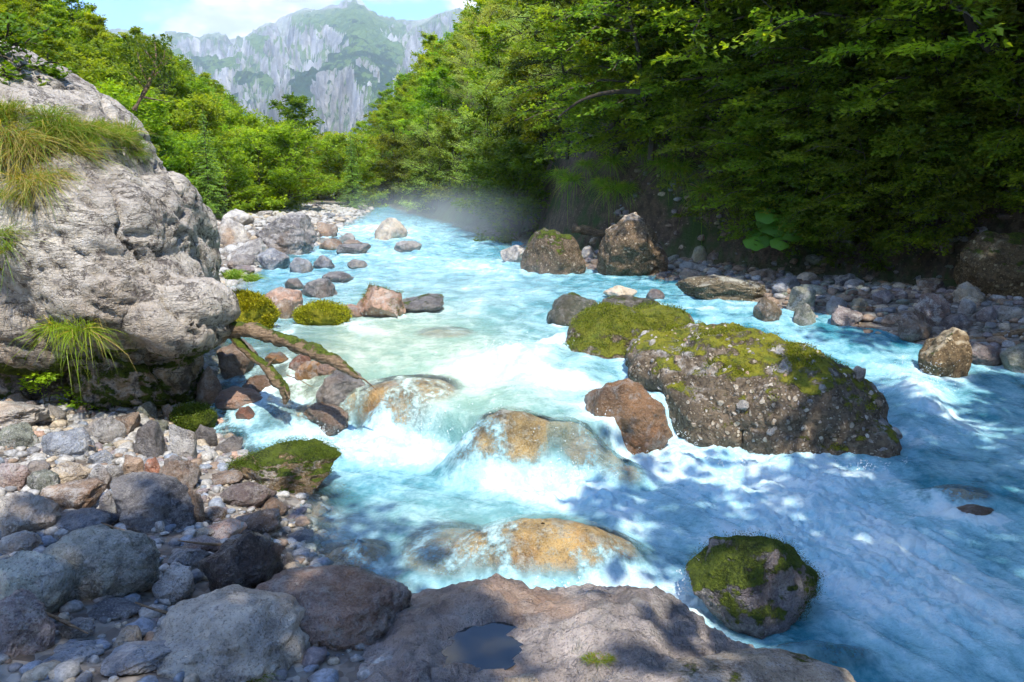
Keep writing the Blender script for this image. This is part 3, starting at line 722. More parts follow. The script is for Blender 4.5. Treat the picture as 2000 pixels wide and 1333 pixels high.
R(458, 425, 484, 66, 'm', PALE, 'pale cracked boulder on the gravel bar')
R(468, 408, 442, 58, 'a', WHITE, 'pale jagged rock with a green sprig at the back of the gravel bar')
R(436, 440, 458, 52, 'm', WHITE, 'flat white slab on the gravel bar beside the great boulder')
# right bank
R(1080, 444, 536, 134, 'm', (.9, .85, .8), 'dark moss-speckled boulder standing at the foot of the cliff, left of a pair', moss=.55, hero=31, mat=M_CONG)
R(1232, 414, 542, 142, 'm', (1.0, .9, .8), 'dark conglomerate boulder with a mossy foot, right of a pair below the cliff', moss=.35, hero=32, mat=M_CONG)
R(1006, 478, 514, 60, 'm', WHITE, 'white wet rock beside the trickle at the foot of the cliff')
R(1163, 462, 480, 26, 'r', CREAM, 'small cream stone wedged between the pair of dark boulders')
R(1148, 480, 508, 36, 'm', GREY, 'grey stone below the log between the pair of dark boulders')
R(1366, 480, 514, 30, 'r', (.40, .42, .33), 'pale greenish egg-shaped stone standing at the back of the right bank')
R(1397, 486, 517, 38, 'm', BROWN, 'brown stone beside the pale egg-shaped stone')
R(1345, 510, 528, 44, 'm', GREY, 'flat grey stone below the pale egg-shaped stone')
R(1211, 558, 588, 70, 'm', CREAM, 'tan rounded rock at the edge of the turquoise pool')
R(1280, 564, 586, 38, 'r', PURP, 'grey-purple stone in the water right of the tan rock', wet=.6)
R(1348, 523, 552, 48, 'a', BROWN, 'brown angular stone on the pebble spit')
R(1414, 538, 588, 190, 'm', (.9, .95, .9), 'long low gravel-studded conglomerate rock at the water edge', hero=33, mat=M_CONG, dep=.5)
R(1500, 580, 632, 58, 'm', (.18, .14, .09), 'brown rounded block standing in the side channel', wet=.5, hero=34)
R(1560, 557, 612, 52, 'a', GREEN, 'tilted grey-green stone at the side channel edge', tilt=-20)
R(1570, 592, 632, 44, 'm', GREEN, 'round striped stone at the water edge below the tilted stone')
R(1633, 577, 616, 50, 'm', BLUE, 'blue-grey rounded stone on the right bank')
R(1648, 598, 636, 68, 'a', PURP, 'purple-grey flat-faced stone at the waterline of the right bank')
R(1678, 582, 614, 34, 'm', GREEN, 'small greenish stone behind the purple-grey flat-faced one')
R(1758, 604, 642, 78, 'm', BROWN, 'low brown rock at the waterline of the right bank')
R(1820, 574, 638, 68, 'a', (.24, .17, .15), 'brown triangular rock standing tall on the right bank', hero=35)
R(1891, 550, 594, 58, 'm', CREAM, 'tan blocky rock behind the brown triangular rock')
R(1889, 584, 618, 36, 'a', GREY, 'angular grey stone below the tan blocky rock')
R(1926, 598, 632, 46, 'm', PURP, 'grey-purple stone left of the pale flat slab')
R(1978, 598, 632, 62, 'a', PALE, 'pale flat slab at the right edge of the bank')
R(1840, 638, 742, 108, 'm', (1.0, .9, .7), 'yellowish mossy rock splashed by the side channel', moss=.4, hero=36, mat=M_CONG)
R(1992, 672, 730, 80, 'r', GREEN, 'olive rounded boulder at the right edge above the water')
R(1920, 668, 716, 78, 'm', PURP, 'dark purple stone right of the splashed rock', wet=.5)
R(1868, 612, 650, 60, 'm', PURP, 'wet purple-brown stone below the triangular rock', wet=.5)
R(1962, 450, 584, 200, 'r', (.75, .68, .5), 'big rounded conglomerate boulder at the right end of the bank', moss=.5, hero=37, mat=M_CONG)
R(1990, 350, 480, 130, 'm', (.7, .6, .45), 'rocky bulge of conglomerate behind the big rounded boulder', moss=.4, hero=38, mat=M_CONG, Y0=12.0)
# river rocks
R(1222, 736, 892, 176, 'm', (.26, .15, .075), 'smooth brown rock with water spilling round both sides', wet=.55, hero=39, inflow=True)
R(1120, 572, 640, 110, 'r', (.10, .12, .09), 'dark drowned boulder under glassy water above the mossy island rock', moss=.4, wet=.8)
R(1225, 578, 612, 130, 'r', (.12, .12, .09), 'long dark drowned rock in the turquoise pool', moss=.4, wet=.8)
R(1466, 1030, 1240, 268, 'm', (.20, .19, .22), 'moss-covered round boulder alone in the white water', moss=.66, wet=.3, hero=40, inflow=True)
R(1900, 988, 1014, 80, 'm', BROWN, 'thin ridge of brown rock just breaking the right rapids', wet=.8, dep=.6)
# mossy wedge
R(566, 860, 966, 226, 'a', (.24, .17, .09), 'wedge-shaped rock half covered in bright green moss at the water edge', moss=.62, wet=.2, hero=41, inflow=True)
# foreground
R(455, 1170, 1328, 330, 'r', (.56, .52, .45), 'pale wrinkled slab at the bottom beside the purple rock', hero=47, dep=.9, bury=1.1)
R(640, 1130, 1262, 330, 'r', (.30, .22, .19), 'purple-brown wrinkled rock with a sharp crest near the bottom', wet=.45, hero=43, dep=.7, bury=.9)
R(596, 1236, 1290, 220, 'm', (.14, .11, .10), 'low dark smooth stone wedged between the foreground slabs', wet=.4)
R(622, 1276, 1350, 250, 'r', (.30, .36, .38), 'pale blue-grey rounded slab at the bottom edge', hero=44)
R(1530, 1338, 1400, 560, 'm', (.36, .31, .25), 'tan rock top with a tuft of moss along the bottom edge', moss=.35, hero=45, Y0=1.95, inflow=False)

# submerged rocks that show through the thin water
for i, (px, py, rx, ry, hgt, cl) in enumerate(HUMPS):
    if cl < .55: continue
    c = wpt(px, py); ex = wpt(px + rx, py); ey1 = wpt(px, py - ry); ey2 = wpt(px, py + ry)
    ax, ay = abs(ex[0] - c[0]), abs(ey1[1] - ey2[1]) / 2
    z = float(W(c[0], c[1])) + hgt; dd = np.concatenate([np.linspace(0.02, 1.3, 26), [1.32]]); th = np.linspace(0, 2 * math.pi, 49)
    D_, T_ = np.meshgrid(dd, th, indexing='ij'); gx, gy = D_ * np.cos(T_) * ax, D_ * np.sin(T_) * ay
    _, _, hz = hump_z(i, c, ax, ay, c[0] + gx, c[1] + gy); rz_ = fbm(P3(c[0] + gx, c[1] + gy, 3.) * 9, 4, .6).reshape(gx.shape) * .012
    gz = hz - z - .032 - .22 * sm(D_, .8, 1.25) + rz_; gz[-1] = -.9
    o = link_obj('submerged_rock', mesh_np('submerged_shape', P3(gx, gy, gz), grid_faces(*gx.shape)[:, ::-1], True, M_STONE)); o.location = (c[0], c[1], z)
    o.color = (*[(.46, .29, .13), (.40, .26, .12), (.46, .33, .18)][i % 3], 1); o['moss'] = .0; o['wet'] = .0
    where = {0: 'left of the little waterfall', 1: 'in the middle of the little waterfall', 2: 'right of the waterfall, beside the smooth brown rock', 3: 'in front of the dark foreground slab', 4: 'left of the orange one near the bottom', 5: 'near the wet black-brown boulder', 6: 'under the right rapids', 7: 'in the shallows below the branch tip', 11: 'under the pale pool', 12: 'below the smooth brown rock'}[i]
    tag(o, 'ochre drowned rock seen through sliding water ' + where, 'rock')
# ------------------------------------------------------------------ sculpted boulders: overlapping masses fused, then weathered
def fused(blobs, voxel, smooth_it=6):
    """blobs: (centre, radii, rot_z, rot_y)"""
    V0, F0 = ico(4); Vs, Fs, n = [], [], 0
    for c, r, rz, ry in blobs:
        M = np.array((Matrix.Rotation(math.radians(rz), 3, 'Z') @ Matrix.Rotation(math.radians(ry), 3, 'Y')))
        q = (np.sign(V0) * np.abs(V0) ** .86) * np.array(r)
        Vs.append(q @ M.T + np.array(c)); Fs.append(F0 + n); n += len(V0)
    me = mesh_np('tmp', np.concatenate(Vs), np.concatenate(Fs)); o = bpy.data.objects.new('tmp', me); COL.objects.link(o)
    md = o.modifiers.new('r', 'REMESH'); md.mode = 'VOXEL'; md.voxel_size = voxel
    s = o.modifiers.new('s', 'SMOOTH'); s.factor = .5; s.iterations = smooth_it
    ev = o.evaluated_get(bpy.context.evaluated_depsgraph_get()); em = ev.to_mesh()
    V = np.empty(len(em.vertices) * 3); em.vertices.foreach_get('co', V); V = V.reshape(-1, 3)
    nn = np.empty(len(em.vertices) * 3); em.vertices.foreach_get('normal', nn); nn = nn.reshape(-1, 3)
    F = np.empty(len(em.loops), np.int32); em.loops.foreach_get('vertex_index', F)
    F = F.reshape(-1, 4); ev.to_mesh_clear()
    bpy.data.objects.remove(o); bpy.data.meshes.remove(me)
    return V, nn, F
def b_px(px, py, Y, rx, ry, rz, rotz=0, roty=0): return (tuple(at(px, py, Y)), (rx, ry, rz), rotz, roty)

# great boulder on the left
V, N_, F = fused([b_px(5, 330, 6.7, 1.25, 1.2, .95, 0, 12), b_px(190, 470, 6.3, .72, .9, .70, 0, 25), b_px(235, 555, 6.15, .58, .75, .48, 0, 22), b_px(350, 615, 6.0, .40, .5, .27, 0, 14),
                  b_px(395, 640, 5.98, .19, .34, .17), b_px(305, 460, 7.0, .28, .6, .60, 0, 8), b_px(345, 550, 7.0, .25, .5, .45), b_px(60, 610, 6.2, .75, .7, .42, 0, 8),
                  b_px(275, 735, 6.46, .46, .55, .42), b_px(350, 760, 6.55, .15, .4, .34), b_px(15, 200, 7.3, .85, .9, .55, 0, 22), b_px(-130, 420, 7.0, 1.3, 1.3, 1.3), b_px(100, 245, 7.4, .7, .8, .42, 0, 28), b_px(60, 720, 6.7, .8, .6, .4)], .027, 5)
q = V * 1.0
ca_, sa_ = math.cos(.6), math.sin(.6)
qd = np.stack([(q[:, 0] * ca_ - q[:, 2] * sa_) * .8, q[:, 1], (q[:, 0] * sa_ + q[:, 2] * ca_) * 2.0], 1)     # bedding dips to the nose
ck1 = fbm(qd * .62, 3, .5, 11); ck2 = fbm(qd * 1.5, 3, .5, 23)
big = fbm(q * .8, 3, seed=4) * .10 - np.exp(-(ck1 / .022) ** 2) * .075 - np.exp(-(ck2 / .03) ** 2) * .030 + np.abs(ck1) * .10
cr = ridged(qd * 1.0, 4, .5, 2)
groove = -np.clip(cr - 1.15, 0, 1) * .10
pits = -np.clip(fbm(qd * 3.6, 3, .6, 7) - .30, 0, .6) * .12
fine = fbm(qd * 7, 5, .62, 9) * .013 + ridged(q * 15, 3, .5, 3) * .005
V2 = V + N_ * (big + groove + pits + fine)[:, None]
gb = link_obj('great_boulder', mesh_np('great_boulder', V2, F, True, M_LIME)); gb['moss'] = .12; gb['wet'] = 0.0
tag(gb, 'huge pale limestone boulder with an overhanging nose, grass growing on its shoulder', 'boulder')
BOULDER = (V2.copy(), N_.copy())

# second pale mass behind it
V, N_, F = fused([b_px(355, 470, 7.9, .19, .6, .48, 0, 10), b_px(378, 550, 7.9, .14, .5, .42), b_px(335, 420, 8.0, .22, .6, .38)], .03, 4)
V = V + N_ * (fbm(V * 2.0, 4, seed=3) * .06 + ridged(V * 4, 4, .5) * .03)[:, None]
o = link_obj('pale_rock', mesh_np('pale_rock', V, F, True, M_LIME)); o['moss'] = .12
tag(o, 'narrow whitish rock standing directly behind the nose of the great boulder', 'rock')

# conglomerate island rock with pebbles set in it
V, N_, F = fused([b_px(1355, 712, 6.9, .62, .8, .30, -12, 0), b_px(1470, 752, 6.5, .78, .75, .44, -12, 12), b_px(1565, 800, 6.1, .60, .62, .42, -10, 16), b_px(1640, 852, 5.85, .33, .42, .27, 0, 10),
                  b_px(1400, 800, 6.35, .55, .5, .38), b_px(1560, 860, 5.85, .45, .4, .28)], .024, 5)
V = V + N_ * (fbm(V * 1.4, 4, seed=31) * .10 + ridged(V * 3.2, 4, .55, 6) * .028 + np.abs(fbm(V * 14, 3, .6, 4)) * .018)[:, None]
isl = link_obj('island_rock', mesh_np('island_rock', V, F, True, M_CONG)); isl['yellow'] = .6; isl['moss'] = .52; isl['wet'] = 0; isl.color = (1, 1, 1, 1)
tag(isl, 'long conglomerate island rock studded with pebbles, bright moss along its top', 'rock')
ISL = (V.copy(), N_.copy(), F.copy())
V, N_, F = fused([b_px(1200, 660, 7.9, .46, .6, .30), b_px(1285, 648, 8.1, .40, .55, .25), b_px(1185, 690, 7.6, .38, .4, .20)], .024, 4)
V = V + N_ * (fbm(V * 1.7, 4, seed=41) * .07 + ridged(V * 3.6, 4, .55, 8) * .02)[:, None]
o = link_obj('mossy_dome_rock', mesh_np('mossy_dome_rock', V, F, True, M_CONG)); o['yellow'] = .35; o['moss'] = .60; o.color = (1, 1, 1, 1)
tag(o, 'low olive moss-covered dome of rock joined to the left end of the island rock', 'rock')
for px, py, Y, r in ((1200, 660, 7.8, .5), (1290, 650, 8.1, .45), (1330, 720, 6.9, .55), (1450, 760, 6.5, .7), (1590, 800, 6.1, .6), (1690, 850, 5.9, .35)):
    c = at(px, py, Y); ROCKPOS.append((c[0], c[1], r))

# dark foreground slab with a rain pool on it
V, N_, F = fused([((-.10, 2.62, -.02), (.60, .62, .33), 0, 0), ((.38, 2.70, -.04), (.58, .55, .35), 0, 4), ((.78, 2.55, -.10), (.46, .55, .31), 0, 10), ((-.36, 2.42, 0.0), (.32, .5, .28), 0, 0), ((.3, 2.2, -.02), (.8, .5, .30), 0, 0)], .016, 6)
pc = at(935, 1262, 2.60)
dent = np.exp(-(((V[:, 0] - pc[0]) / .14) ** 2 + ((V[:, 1] - pc[1]) / .13) ** 2)) * (N_[:, 2] > 0)
V = V + N_ * (fbm(V * 1.7, 4, seed=51) * .07 + ridged(V * np.array([4, 7, 5]) + fbm(V * 3, 2)[:, None] * .5, 4, .55, 12) * .026 + fbm(V * np.array([10, 16, 12]), 5, .65) * .014)[:, None]
V[:, 2] -= dent * .085
o = link_obj('foreground_slab', mesh_np('foreground_slab', V, F, True, M_STONE)); o['moss'] = .0; o['wet'] = .6; o.color = (.44, .41, .41, 1)
tag(o, 'large dark purple-grey slab in front holding a small rain pool', 'rock')
SLAB = (V.copy(), N_.copy())
zt = V[(np.hypot(V[:, 0] - pc[0], V[:, 1] - pc[1]) < .03) & (N_[:, 2] > .3)][:, 2].max()
m, t, out = new_mat('still_water')
principled(t, out, (.012, .016, .020), .03, None, .6)
a = np.linspace(0, 2 * math.pi, 40, endpoint=False)
Vp = np.concatenate([[[0, 0, 0]], np.stack([np.cos(a) * .19, np.sin(a) * .19, a * 0], 1)]); Fp = np.array([[0, i + 1, (i + 1) % 40 + 1] for i in range(40)])
o = link_obj('rain_pool', mesh_np('rain_pool', Vp, Fp, True, m)); o.location = (pc[0], pc[1], zt + .045)
tag(o, 'small still pool reflecting the sky on top of the dark slab', 'puddle')

# pebbles and cobbles set in the island rock, each a part
_pm = LIBS['a'] + LIBS['m']
rs = np.random.RandomState(5)
Vi, Ni, Fi = ISL
cen = Vi[Fi].mean(1); a_, b_ = Vi[Fi[:, 1]] - Vi[Fi[:, 0]], Vi[Fi[:, 3]] - Vi[Fi[:, 0]]
fn = np.cross(a_, b_); fn /= np.linalg.norm(fn, axis=1)[:, None] + 1e-9
vis = ((fn * (np.array([0, 0, CAMZ]) - cen)).sum(1) > 0) & (cen[:, 2] > .10)
idx = np.where(vis)[0]; pick = rs.choice(idx, 240, replace=False)
for k, i in enumerate(pick):
    s = rs.uniform(.02, .05) if k > 12 else rs.uniform(.08, .16)
    o = link_obj('pebble', _pm[rs.randint(len(_pm))], isl)
    o.location = cen[i] - fn[i] * s * .22; o.scale = (s * rs.uniform(.8, 1.4), s, s * .75); o.rotation_euler = tuple(rs.uniform(0, 3, 3))
    o.color = (*[(.52, .48, .43), (.42, .36, .29), (.58, .55, .52), (.36, .27, .19), (.30, .29, .28)][rs.randint(5)], 1); o['moss'] = .1; o['wet'] = 0.0

# ------------------------------------------------------------------ more stones on both banks
occ = [(ox.location.x, ox.location.y, max(ox.scale.x, ox.scale.y) * .5) for ox in COL.objects if ox.type == 'MESH' and ox.get('category') == 'rock' and ox.scale.x < 3 and ox.parent is None and ox.name.startswith('rock')]
PAL = [(GREY, 'grey'), (BLUE, 'blue-grey'), (DGREY, 'dark grey'), (PALE, 'pale grey'), (CREAM, 'cream'), (BROWN, 'brown'), (PURP, 'purple-grey'), (WHITE, 'white'), (GREEN, 'olive-grey')]
def scatter(n, region, smin, smax, weights, place, group, wetline=True, cap=60000, power=2.0, dark=1.0):
    rs = np.random.RandomState(len(group) * 3 + n); k = 0; tries = 0
    while k < n and tries < cap:
        tries += 1
        x, y = region(rs); s = smin + (smax - smin) * rs.rand() ** power
        if any((x - a) ** 2 + (y - b) ** 2 < (r * .85 + s * .42) ** 2 for a, b, r in occ): continue
        z = float(G(x, y)); wl = float(W(x, y))
        if z < wl - .06: continue
        occ.append((x, y, s * .5)); k += 1
        col, cn = PAL[rs.choice(len(PAL), p=weights)]
        st = 'ram'[rs.randint(3)]; me = (LIB if s / y * 740 > 26 else LIBS)[st]; me = me[rs.randint(len(me))]
        o = link_obj('stone', me); h = s * rs.uniform(.45, .75)
        o.location = (x, y, z + h * .22); o.scale = (s, s * rs.uniform(.65, .95), h); o.rotation_euler = (rs.uniform(-.25, .25), rs.uniform(-.25, .25), rs.uniform(0, 6.28))
        o.color = (*[c * dark for c in col], 1); o['wet'] = .6 if z < wl + .05 else (.25 if y < 6 else .1); o['moss'] = .25 if rs.rand() < .12 else 0.0
        size = 'larger' if s > (smin + smax) * .42 else 'small'
        tag(o, size + ' ' + cn + ' stone ' + place, 'stone', group)
wL = np.array([3, 3, 2, 2, 1, 2, 2, .5, 1]); wL /= wL.sum(); wR = np.array([2, 1.5, 2, .6, 1.2, 4, 2, .4, 2]); wR /= wR.sum(); wB = np.array([1, .5, 0.3, 4, 2, .5, .2, 4, 0]); wB /= wB.sum()
def regL(rs):
    y = rs.uniform(1.6, 6.2); return rs.uniform(-.78 * y - .1, float(xL(y)) + .15), y
def regR(rs):
    y = rs.uniform(7.2, 15.5); return rs.uniform(float(xR(y)) - .1, float(np.interp(y, _RB[:, 0], _RB[:, 1])) + .25), y
def regB(rs):
    y = 10 + 34 * rs.rand() ** 1.3; return rs.uniform(max(-.62 * y, float(np.interp(y, _LB[:, 0], _LB[:, 1]))), float(xL(y)) + .4), y
def regS(rs):
    y = rs.uniform(4.9, 7.6); return rs.uniform(float(xL(y)) - .2, float(xL(y)) + 1.1), y
scatter(62, regL, .07, .26, wL, 'in the left pile', 'stones of the left bank', power=1.6)
scatter(95, regR, .12, .48, wR, 'on the right bank', 'stones of the right bank', dark=1.05)
scatter(62, regB, .2, .75, wB, 'on the gravel bar', 'stones of the gravel bar')

# pebbles between them: nobody could count these
def pebbles(name, n, region, smin, smax, pal, label, seed, near_only=True):
    rs = np.random.RandomState(seed); V0, F0 = ico(2); Vs, Fs, cs = [], [], []; k = 0
    var = []
    for j in range(8):
        v = V0 + V0 * (fbm(V0 * 1.3 + j * 5, 2) * .35)[:, None]; var.append(v)
    pts = np.array([region(rs) for _ in range(n)]); z = G(pts[:, 0], pts[:, 1]); wl = W(pts[:, 0], pts[:, 1])
    for (x, y), zz, w in zip(pts, z, wl):
        if zz < w - .10: continue
        s = (smin + (smax - smin) * rs.rand() ** 2.2) * .5
        a = rs.uniform(0, 6.28); c, d = math.cos(a), math.sin(a)
        v = var[rs.randint(8)] * np.array([s, s * rs.uniform(.6, .95), s * rs.uniform(.4, .7)])
        v = np.stack([v[:, 0] * c - v[:, 1] * d, v[:, 0] * d + v[:, 1] * c, v[:, 2]], 1) + np.array([x, y, zz + s * .18])
        Vs.append(v); Fs.append(F0 + k); k += len(V0); cs.append(np.full(len(F0), rs.rand()))
    me = mesh_np(name, np.concatenate(Vs), np.concatenate(Fs), True, pal); add_attr(me, 'rnd', np.concatenate(cs), 'FACE')
    tag(link_obj(name, me), label, 'pebbles', kind='stuff')
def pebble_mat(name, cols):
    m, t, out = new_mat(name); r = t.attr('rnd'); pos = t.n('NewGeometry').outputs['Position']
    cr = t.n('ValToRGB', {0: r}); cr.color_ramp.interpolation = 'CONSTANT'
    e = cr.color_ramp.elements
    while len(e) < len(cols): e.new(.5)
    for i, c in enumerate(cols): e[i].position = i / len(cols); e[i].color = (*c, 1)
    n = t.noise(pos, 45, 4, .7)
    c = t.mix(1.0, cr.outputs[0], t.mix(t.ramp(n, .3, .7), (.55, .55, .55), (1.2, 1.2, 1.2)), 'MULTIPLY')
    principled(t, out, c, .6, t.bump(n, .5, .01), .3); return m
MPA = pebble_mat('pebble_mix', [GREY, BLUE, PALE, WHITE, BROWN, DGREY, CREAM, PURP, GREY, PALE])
MPR = pebble_mat('pebble_brown', [BROWN, PURP, GREY, DGREY, GREEN, BROWN, CREAM, (.14, .10, .08)])  # brown, purple and grey stone mix of the right bank
def regL2(rs):
    y = 1.5 + 4.9 * rs.rand(); return rs.uniform(-.80 * y - .1, float(xL(y)) + .35), y
def regL3(rs):
    y = rs.uniform(5.0, 6.3); return rs.uniform(-4.3, -1.9), y
def regR2(rs):
    y = rs.uniform(7.2, 17); return rs.uniform(float(xR(y)) - .25, float(np.interp(y, _RB[:, 0], _RB[:, 1])) + .6), y
pebbles('left_bank_pebbles', 4200, regL2, .025, .12, MPA, 'loose pebbles filling the gaps between the stones of the left bank', 1)
MPS = pebble_mat('pebble_pale', [PALE, CREAM, WHITE, GREY, PALE, PINK])  # pale and cream stone mix below the great boulder
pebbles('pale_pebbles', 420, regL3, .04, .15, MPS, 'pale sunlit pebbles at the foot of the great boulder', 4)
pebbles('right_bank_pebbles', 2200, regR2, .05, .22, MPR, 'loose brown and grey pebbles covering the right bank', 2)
MPB = pebble_mat('pebble_bar', [PALE, WHITE, CREAM, PALE, GREY, WHITE])
pebbles('gravel_bar_pebbles', 2600, regB, .10, .38, MPB, 'bleached pebbles and cobbles covering the gravel bar upstream', 3)

WATER_XYZ = build_water()
# ------------------------------------------------------------------ plants
def norm(v): return v / (np.linalg.norm(v, axis=-1, keepdims=True) + 1e-9)
def leaf_geo(P, D, Nn, size, asp=.62, fold=.12):
    """pointed leaves as two triangles folded on the mid rib"""
    D = norm(D); S = norm(np.cross(D, Nn)); U = np.cross(S, D); s = size[:, None]
    a = P; c = P + D * s; b = P + D * s * .45 + S * s * asp * .5 - U * s * fold; d = P + D * s * .45 - S * s * asp * .5 - U * s * fold
    V = np.stack([a, b, c, d], 1).reshape(-1, 3); n = len(P)
    i = np.arange(n)[:, None] * 4
    return V, np.concatenate([i + [0, 1, 2], i + [0, 2, 3]], 1).reshape(-1, 3)
def leaf_mesh(name, V, F, rnd, mat, per):
    me = mesh_np(name, V, F, False, mat); add_attr(me, 'rnd', np.repeat(rnd, per), 'FACE'); return me
def tube(pts, rad, ns=6):
    pts = np.asarray(pts, float); rad = np.asarray(rad, float); n = len(pts)
    T = norm(np.gradient(pts, axis=0)); ref = np.array([0.3, .2, 1.0]) if abs(T[0, 2]) < .9 else np.array([1.0, .1, 0])
    A = norm(np.cross(T, ref)); B = np.cross(T, A); th = np.linspace(0, 2 * math.pi, ns, endpoint=False)
    V = pts[:, None, :] + rad[:, None, None] * (A[:, None, :] * np.cos(th)[None, :, None] + B[:, None, :] * np.sin(th)[None, :, None])
    i = np.arange(n - 1)[:, None] * ns + np.arange(ns)[None]; j = np.arange(n - 1)[:, None] * ns + (np.arange(ns) + 1)[None] % ns
    return V.reshape(-1, 3), np.stack([i, j, j + ns, i + ns], -1).reshape(-1, 4)
def join(parts):
    Vs, Fs, n = [], [], 0
    for V, F in parts: Vs.append(V); Fs.append(F + n); n += len(V)
    return np.concatenate(Vs), np.concatenate(Fs)
def gen_tree(seed, H=8, cr=2.6, base=.25, limbs=16, twigs=9, lpt=22, leaf=.17, lean=(0, 0), up=.45, flat=.5, prof=1.0, trunk_r=.12, mat=None, asp=.62, droop=.15, stems=1, twl=.38, side=None):
    rs = np.random.RandomState(seed); tubes = []; TA, TD, TL = [], [], []
    for st in range(stems):
        off = rs.normal(size=2) * (.0 if stems == 1 else cr * .30)
        tt = np.linspace(0, 1, 9); wob = np.cumsum(rs.normal(size=(9, 2)) * H * .012, 0)
        path = np.stack([off[0] * tt + lean[0] * tt ** 1.6 + wob[:, 0], off[1] * tt + lean[1] * tt ** 1.6 + wob[:, 1], H * .92 * tt * (1 - .12 * rs.rand() * (stems > 1))], 1)
        tubes.append(tube(path, trunk_r * (1 - tt * .88) / (stems ** .4), 6))
        for i in range(limbs):
            f = base + (1 - base) * ((i + rs.rand()) / limbs); f = min(f, .985)
            p0 = np.array([np.interp(f, tt, path[:, k]) for k in range(3)])
            az = i * 2.4 + rs.rand() * .8
            if side is not None and rs.rand() < .75: az = side + rs.normal() * .7
            g = (f - base) / (1 - base); ln = cr * (1 - abs(g - .35) ** 1.6 * prof * 1.3) * rs.uniform(.75, 1.1); ln = max(ln, cr * .25)
            el = up * (.4 + g * 1.1) + rs.normal() * .12
            d = np.array([math.cos(az) * math.cos(el), math.sin(az) * math.cos(el), math.sin(el)])
            s = np.linspace(0, 1, 6)[:, None]
            lp = p0 + d * ln * s + np.array([0, 0, 1.0]) * (-droop * ln * s ** 2) + np.concatenate([[[0, 0, 0]], np.cumsum(rs.normal(size=(5, 3)) * ln * .03, 0)])
            tubes.append(tube(lp, trunk_r * .42 * (1 - f * .5) * (1 - s[:, 0] * .85) + .004, 4))
            for k in range(twigs):
                u = rs.uniform(.18, 1.0); a = np.array([np.interp(u * 5, np.arange(6), lp[:, c]) for c in range(3)])
                dd = d + rs.normal(size=3) * np.array([.75, .75, .75 * (1 - flat)]); dd[2] -= droop * .5
                TA.append(a); TD.append(dd / np.linalg.norm(dd)); TL.append(ln * twl * rs.uniform(.6, 1.2) * (1.15 - u * .4))
    TA, TD, TL = np.array(TA), np.array(TD), np.array(TL); nt = len(TA)
    # a thin stalk per twig
    n = nt * lpt
    t = rs.rand(nt, lpt, 1); sgn = rs.choice([-1, 1], (nt, lpt, 1))
    perp = norm(np.cross(TD, np.array([0, 0, 1.0])))[:, None, :]
    P = TA[:, None] + TD[:, None] * TL[:, None, None] * t + perp * sgn * (rs.rand(nt, lpt, 1) ** .8) * TL[:, None, None] * .38 * (1.1 - t) + rs.normal(size=(nt, lpt, 3)) * np.array([1, 1, 1 - flat * .8]) * leaf * .55
    P[..., 2] -= droop * .5 * TL[:, None] * t[..., 0] ** 2
    D = TD[:, None] * .6 + perp * sgn * .9 + rs.normal(size=(nt, lpt, 3)) * .35; D[..., 2] -= .25
    Nn = np.array([0, 0, 1.0]) + rs.normal(size=(nt, lpt, 3)) * .45
    sz = leaf * rs.uniform(.6, 1.25, n)
    V, F = leaf_geo(P.reshape(-1, 3), D.reshape(-1, 3), Nn.reshape(-1, 3), sz, asp)
    tr = np.repeat(rs.rand(nt) * .6, lpt) + rs.rand(n) * .4
    crown = leaf_mesh('crown', V, F, tr, mat or M_LEAF, 2)
    TV, TF = join(tubes); wood = mesh_np('trunk', TV, TF, True, M_BARK)
    return crown, wood
def gen_spruce(seed, H=10, r=2.0, lay=34, leaf=.22):
    rs = np.random.RandomState(seed); P, D, Nn, S = [], [], [], []; tubes = [tube([[0, 0, 0], [0, 0, H * .5], [0, 0, H]], [.14, .08, .01])]
    for i in range(lay):
        f = i / lay; z = H * (.08 + .9 * f); R_ = r * (1 - f) ** .85 + .12; nb = int(11 * (1 - f) + 5)
        for k in range(nb):
            az = rs.rand() * 6.28; L = R_ * rs.uniform(.75, 1.1); m = max(6, int(L / leaf * 5)); u = rs.rand(m)
            d = np.array([math.cos(az), math.sin(az), 0]); pr = np.array([-d[1], d[0], 0])
            sg = rs.choice([-1, 1], m)
            p = d * (u * L)[:, None] + pr * (sg * rs.rand(m) * .22 * L * (1.1 - u))[:, None]; p[:, 2] += z - .32 * u * L + .14 * u ** 3 * L + rs.normal(size=m) * .05
            P.append(p); D.append(d[None] * .8 + pr[None] * sg[:, None] * .5 + np.array([0, 0, -.45])); Nn.append(np.array([[0, 0, 1.0]]) + rs.normal(size=(m, 3)) * .35); S.append(leaf * rs.uniform(.7, 1.2, m))
            if L > .5: tubes.append(tube([[0, 0, z], list(d * L * .9 + np.array([0, 0, z - .22 * L]))], [.02, .004], 3))
    P, D, Nn, S = map(np.concatenate, (P, D, Nn, S)); V, F = leaf_geo(P, D, Nn, S, .30, .05)
    TV, TF = join(tubes)
    return leaf_mesh('crown', V, F, rs.rand(len(P)), M_NEEDLE, 2), mesh_np('trunk', TV, TF, True, M_BARK)
def plant(kind, variant, x, y, z, s, rz, label, cat, group=None, tint=(1, 1, 1), crown='crown', stem='trunk', sz=None, tilt=(0, 0)):
    o = empty(kind, (x, y, z)); o.scale = (s, s, sz or s); o.rotation_euler = (tilt[0], tilt[1], rz); tag(o, label, cat, group)
    for me, nm in ((variant[0], crown), (variant[1], stem)):
        c = link_obj(nm, me, o); c.color = (*tint, 1) if nm == crown else (1, 1, 1, 1)
    return o
FAR = [gen_tree(10 + i, H=8, cr=2.8, limbs=26, twigs=12, lpt=24, leaf=.24, base=.08, up=.5) for i in range(4)]
FARB = [gen_tree(20 + i, H=4.2, cr=2.3, limbs=12, twigs=12, lpt=18, leaf=.18, base=.03, up=.7, stems=3, trunk_r=.06, prof=.7) for i in range(3)]
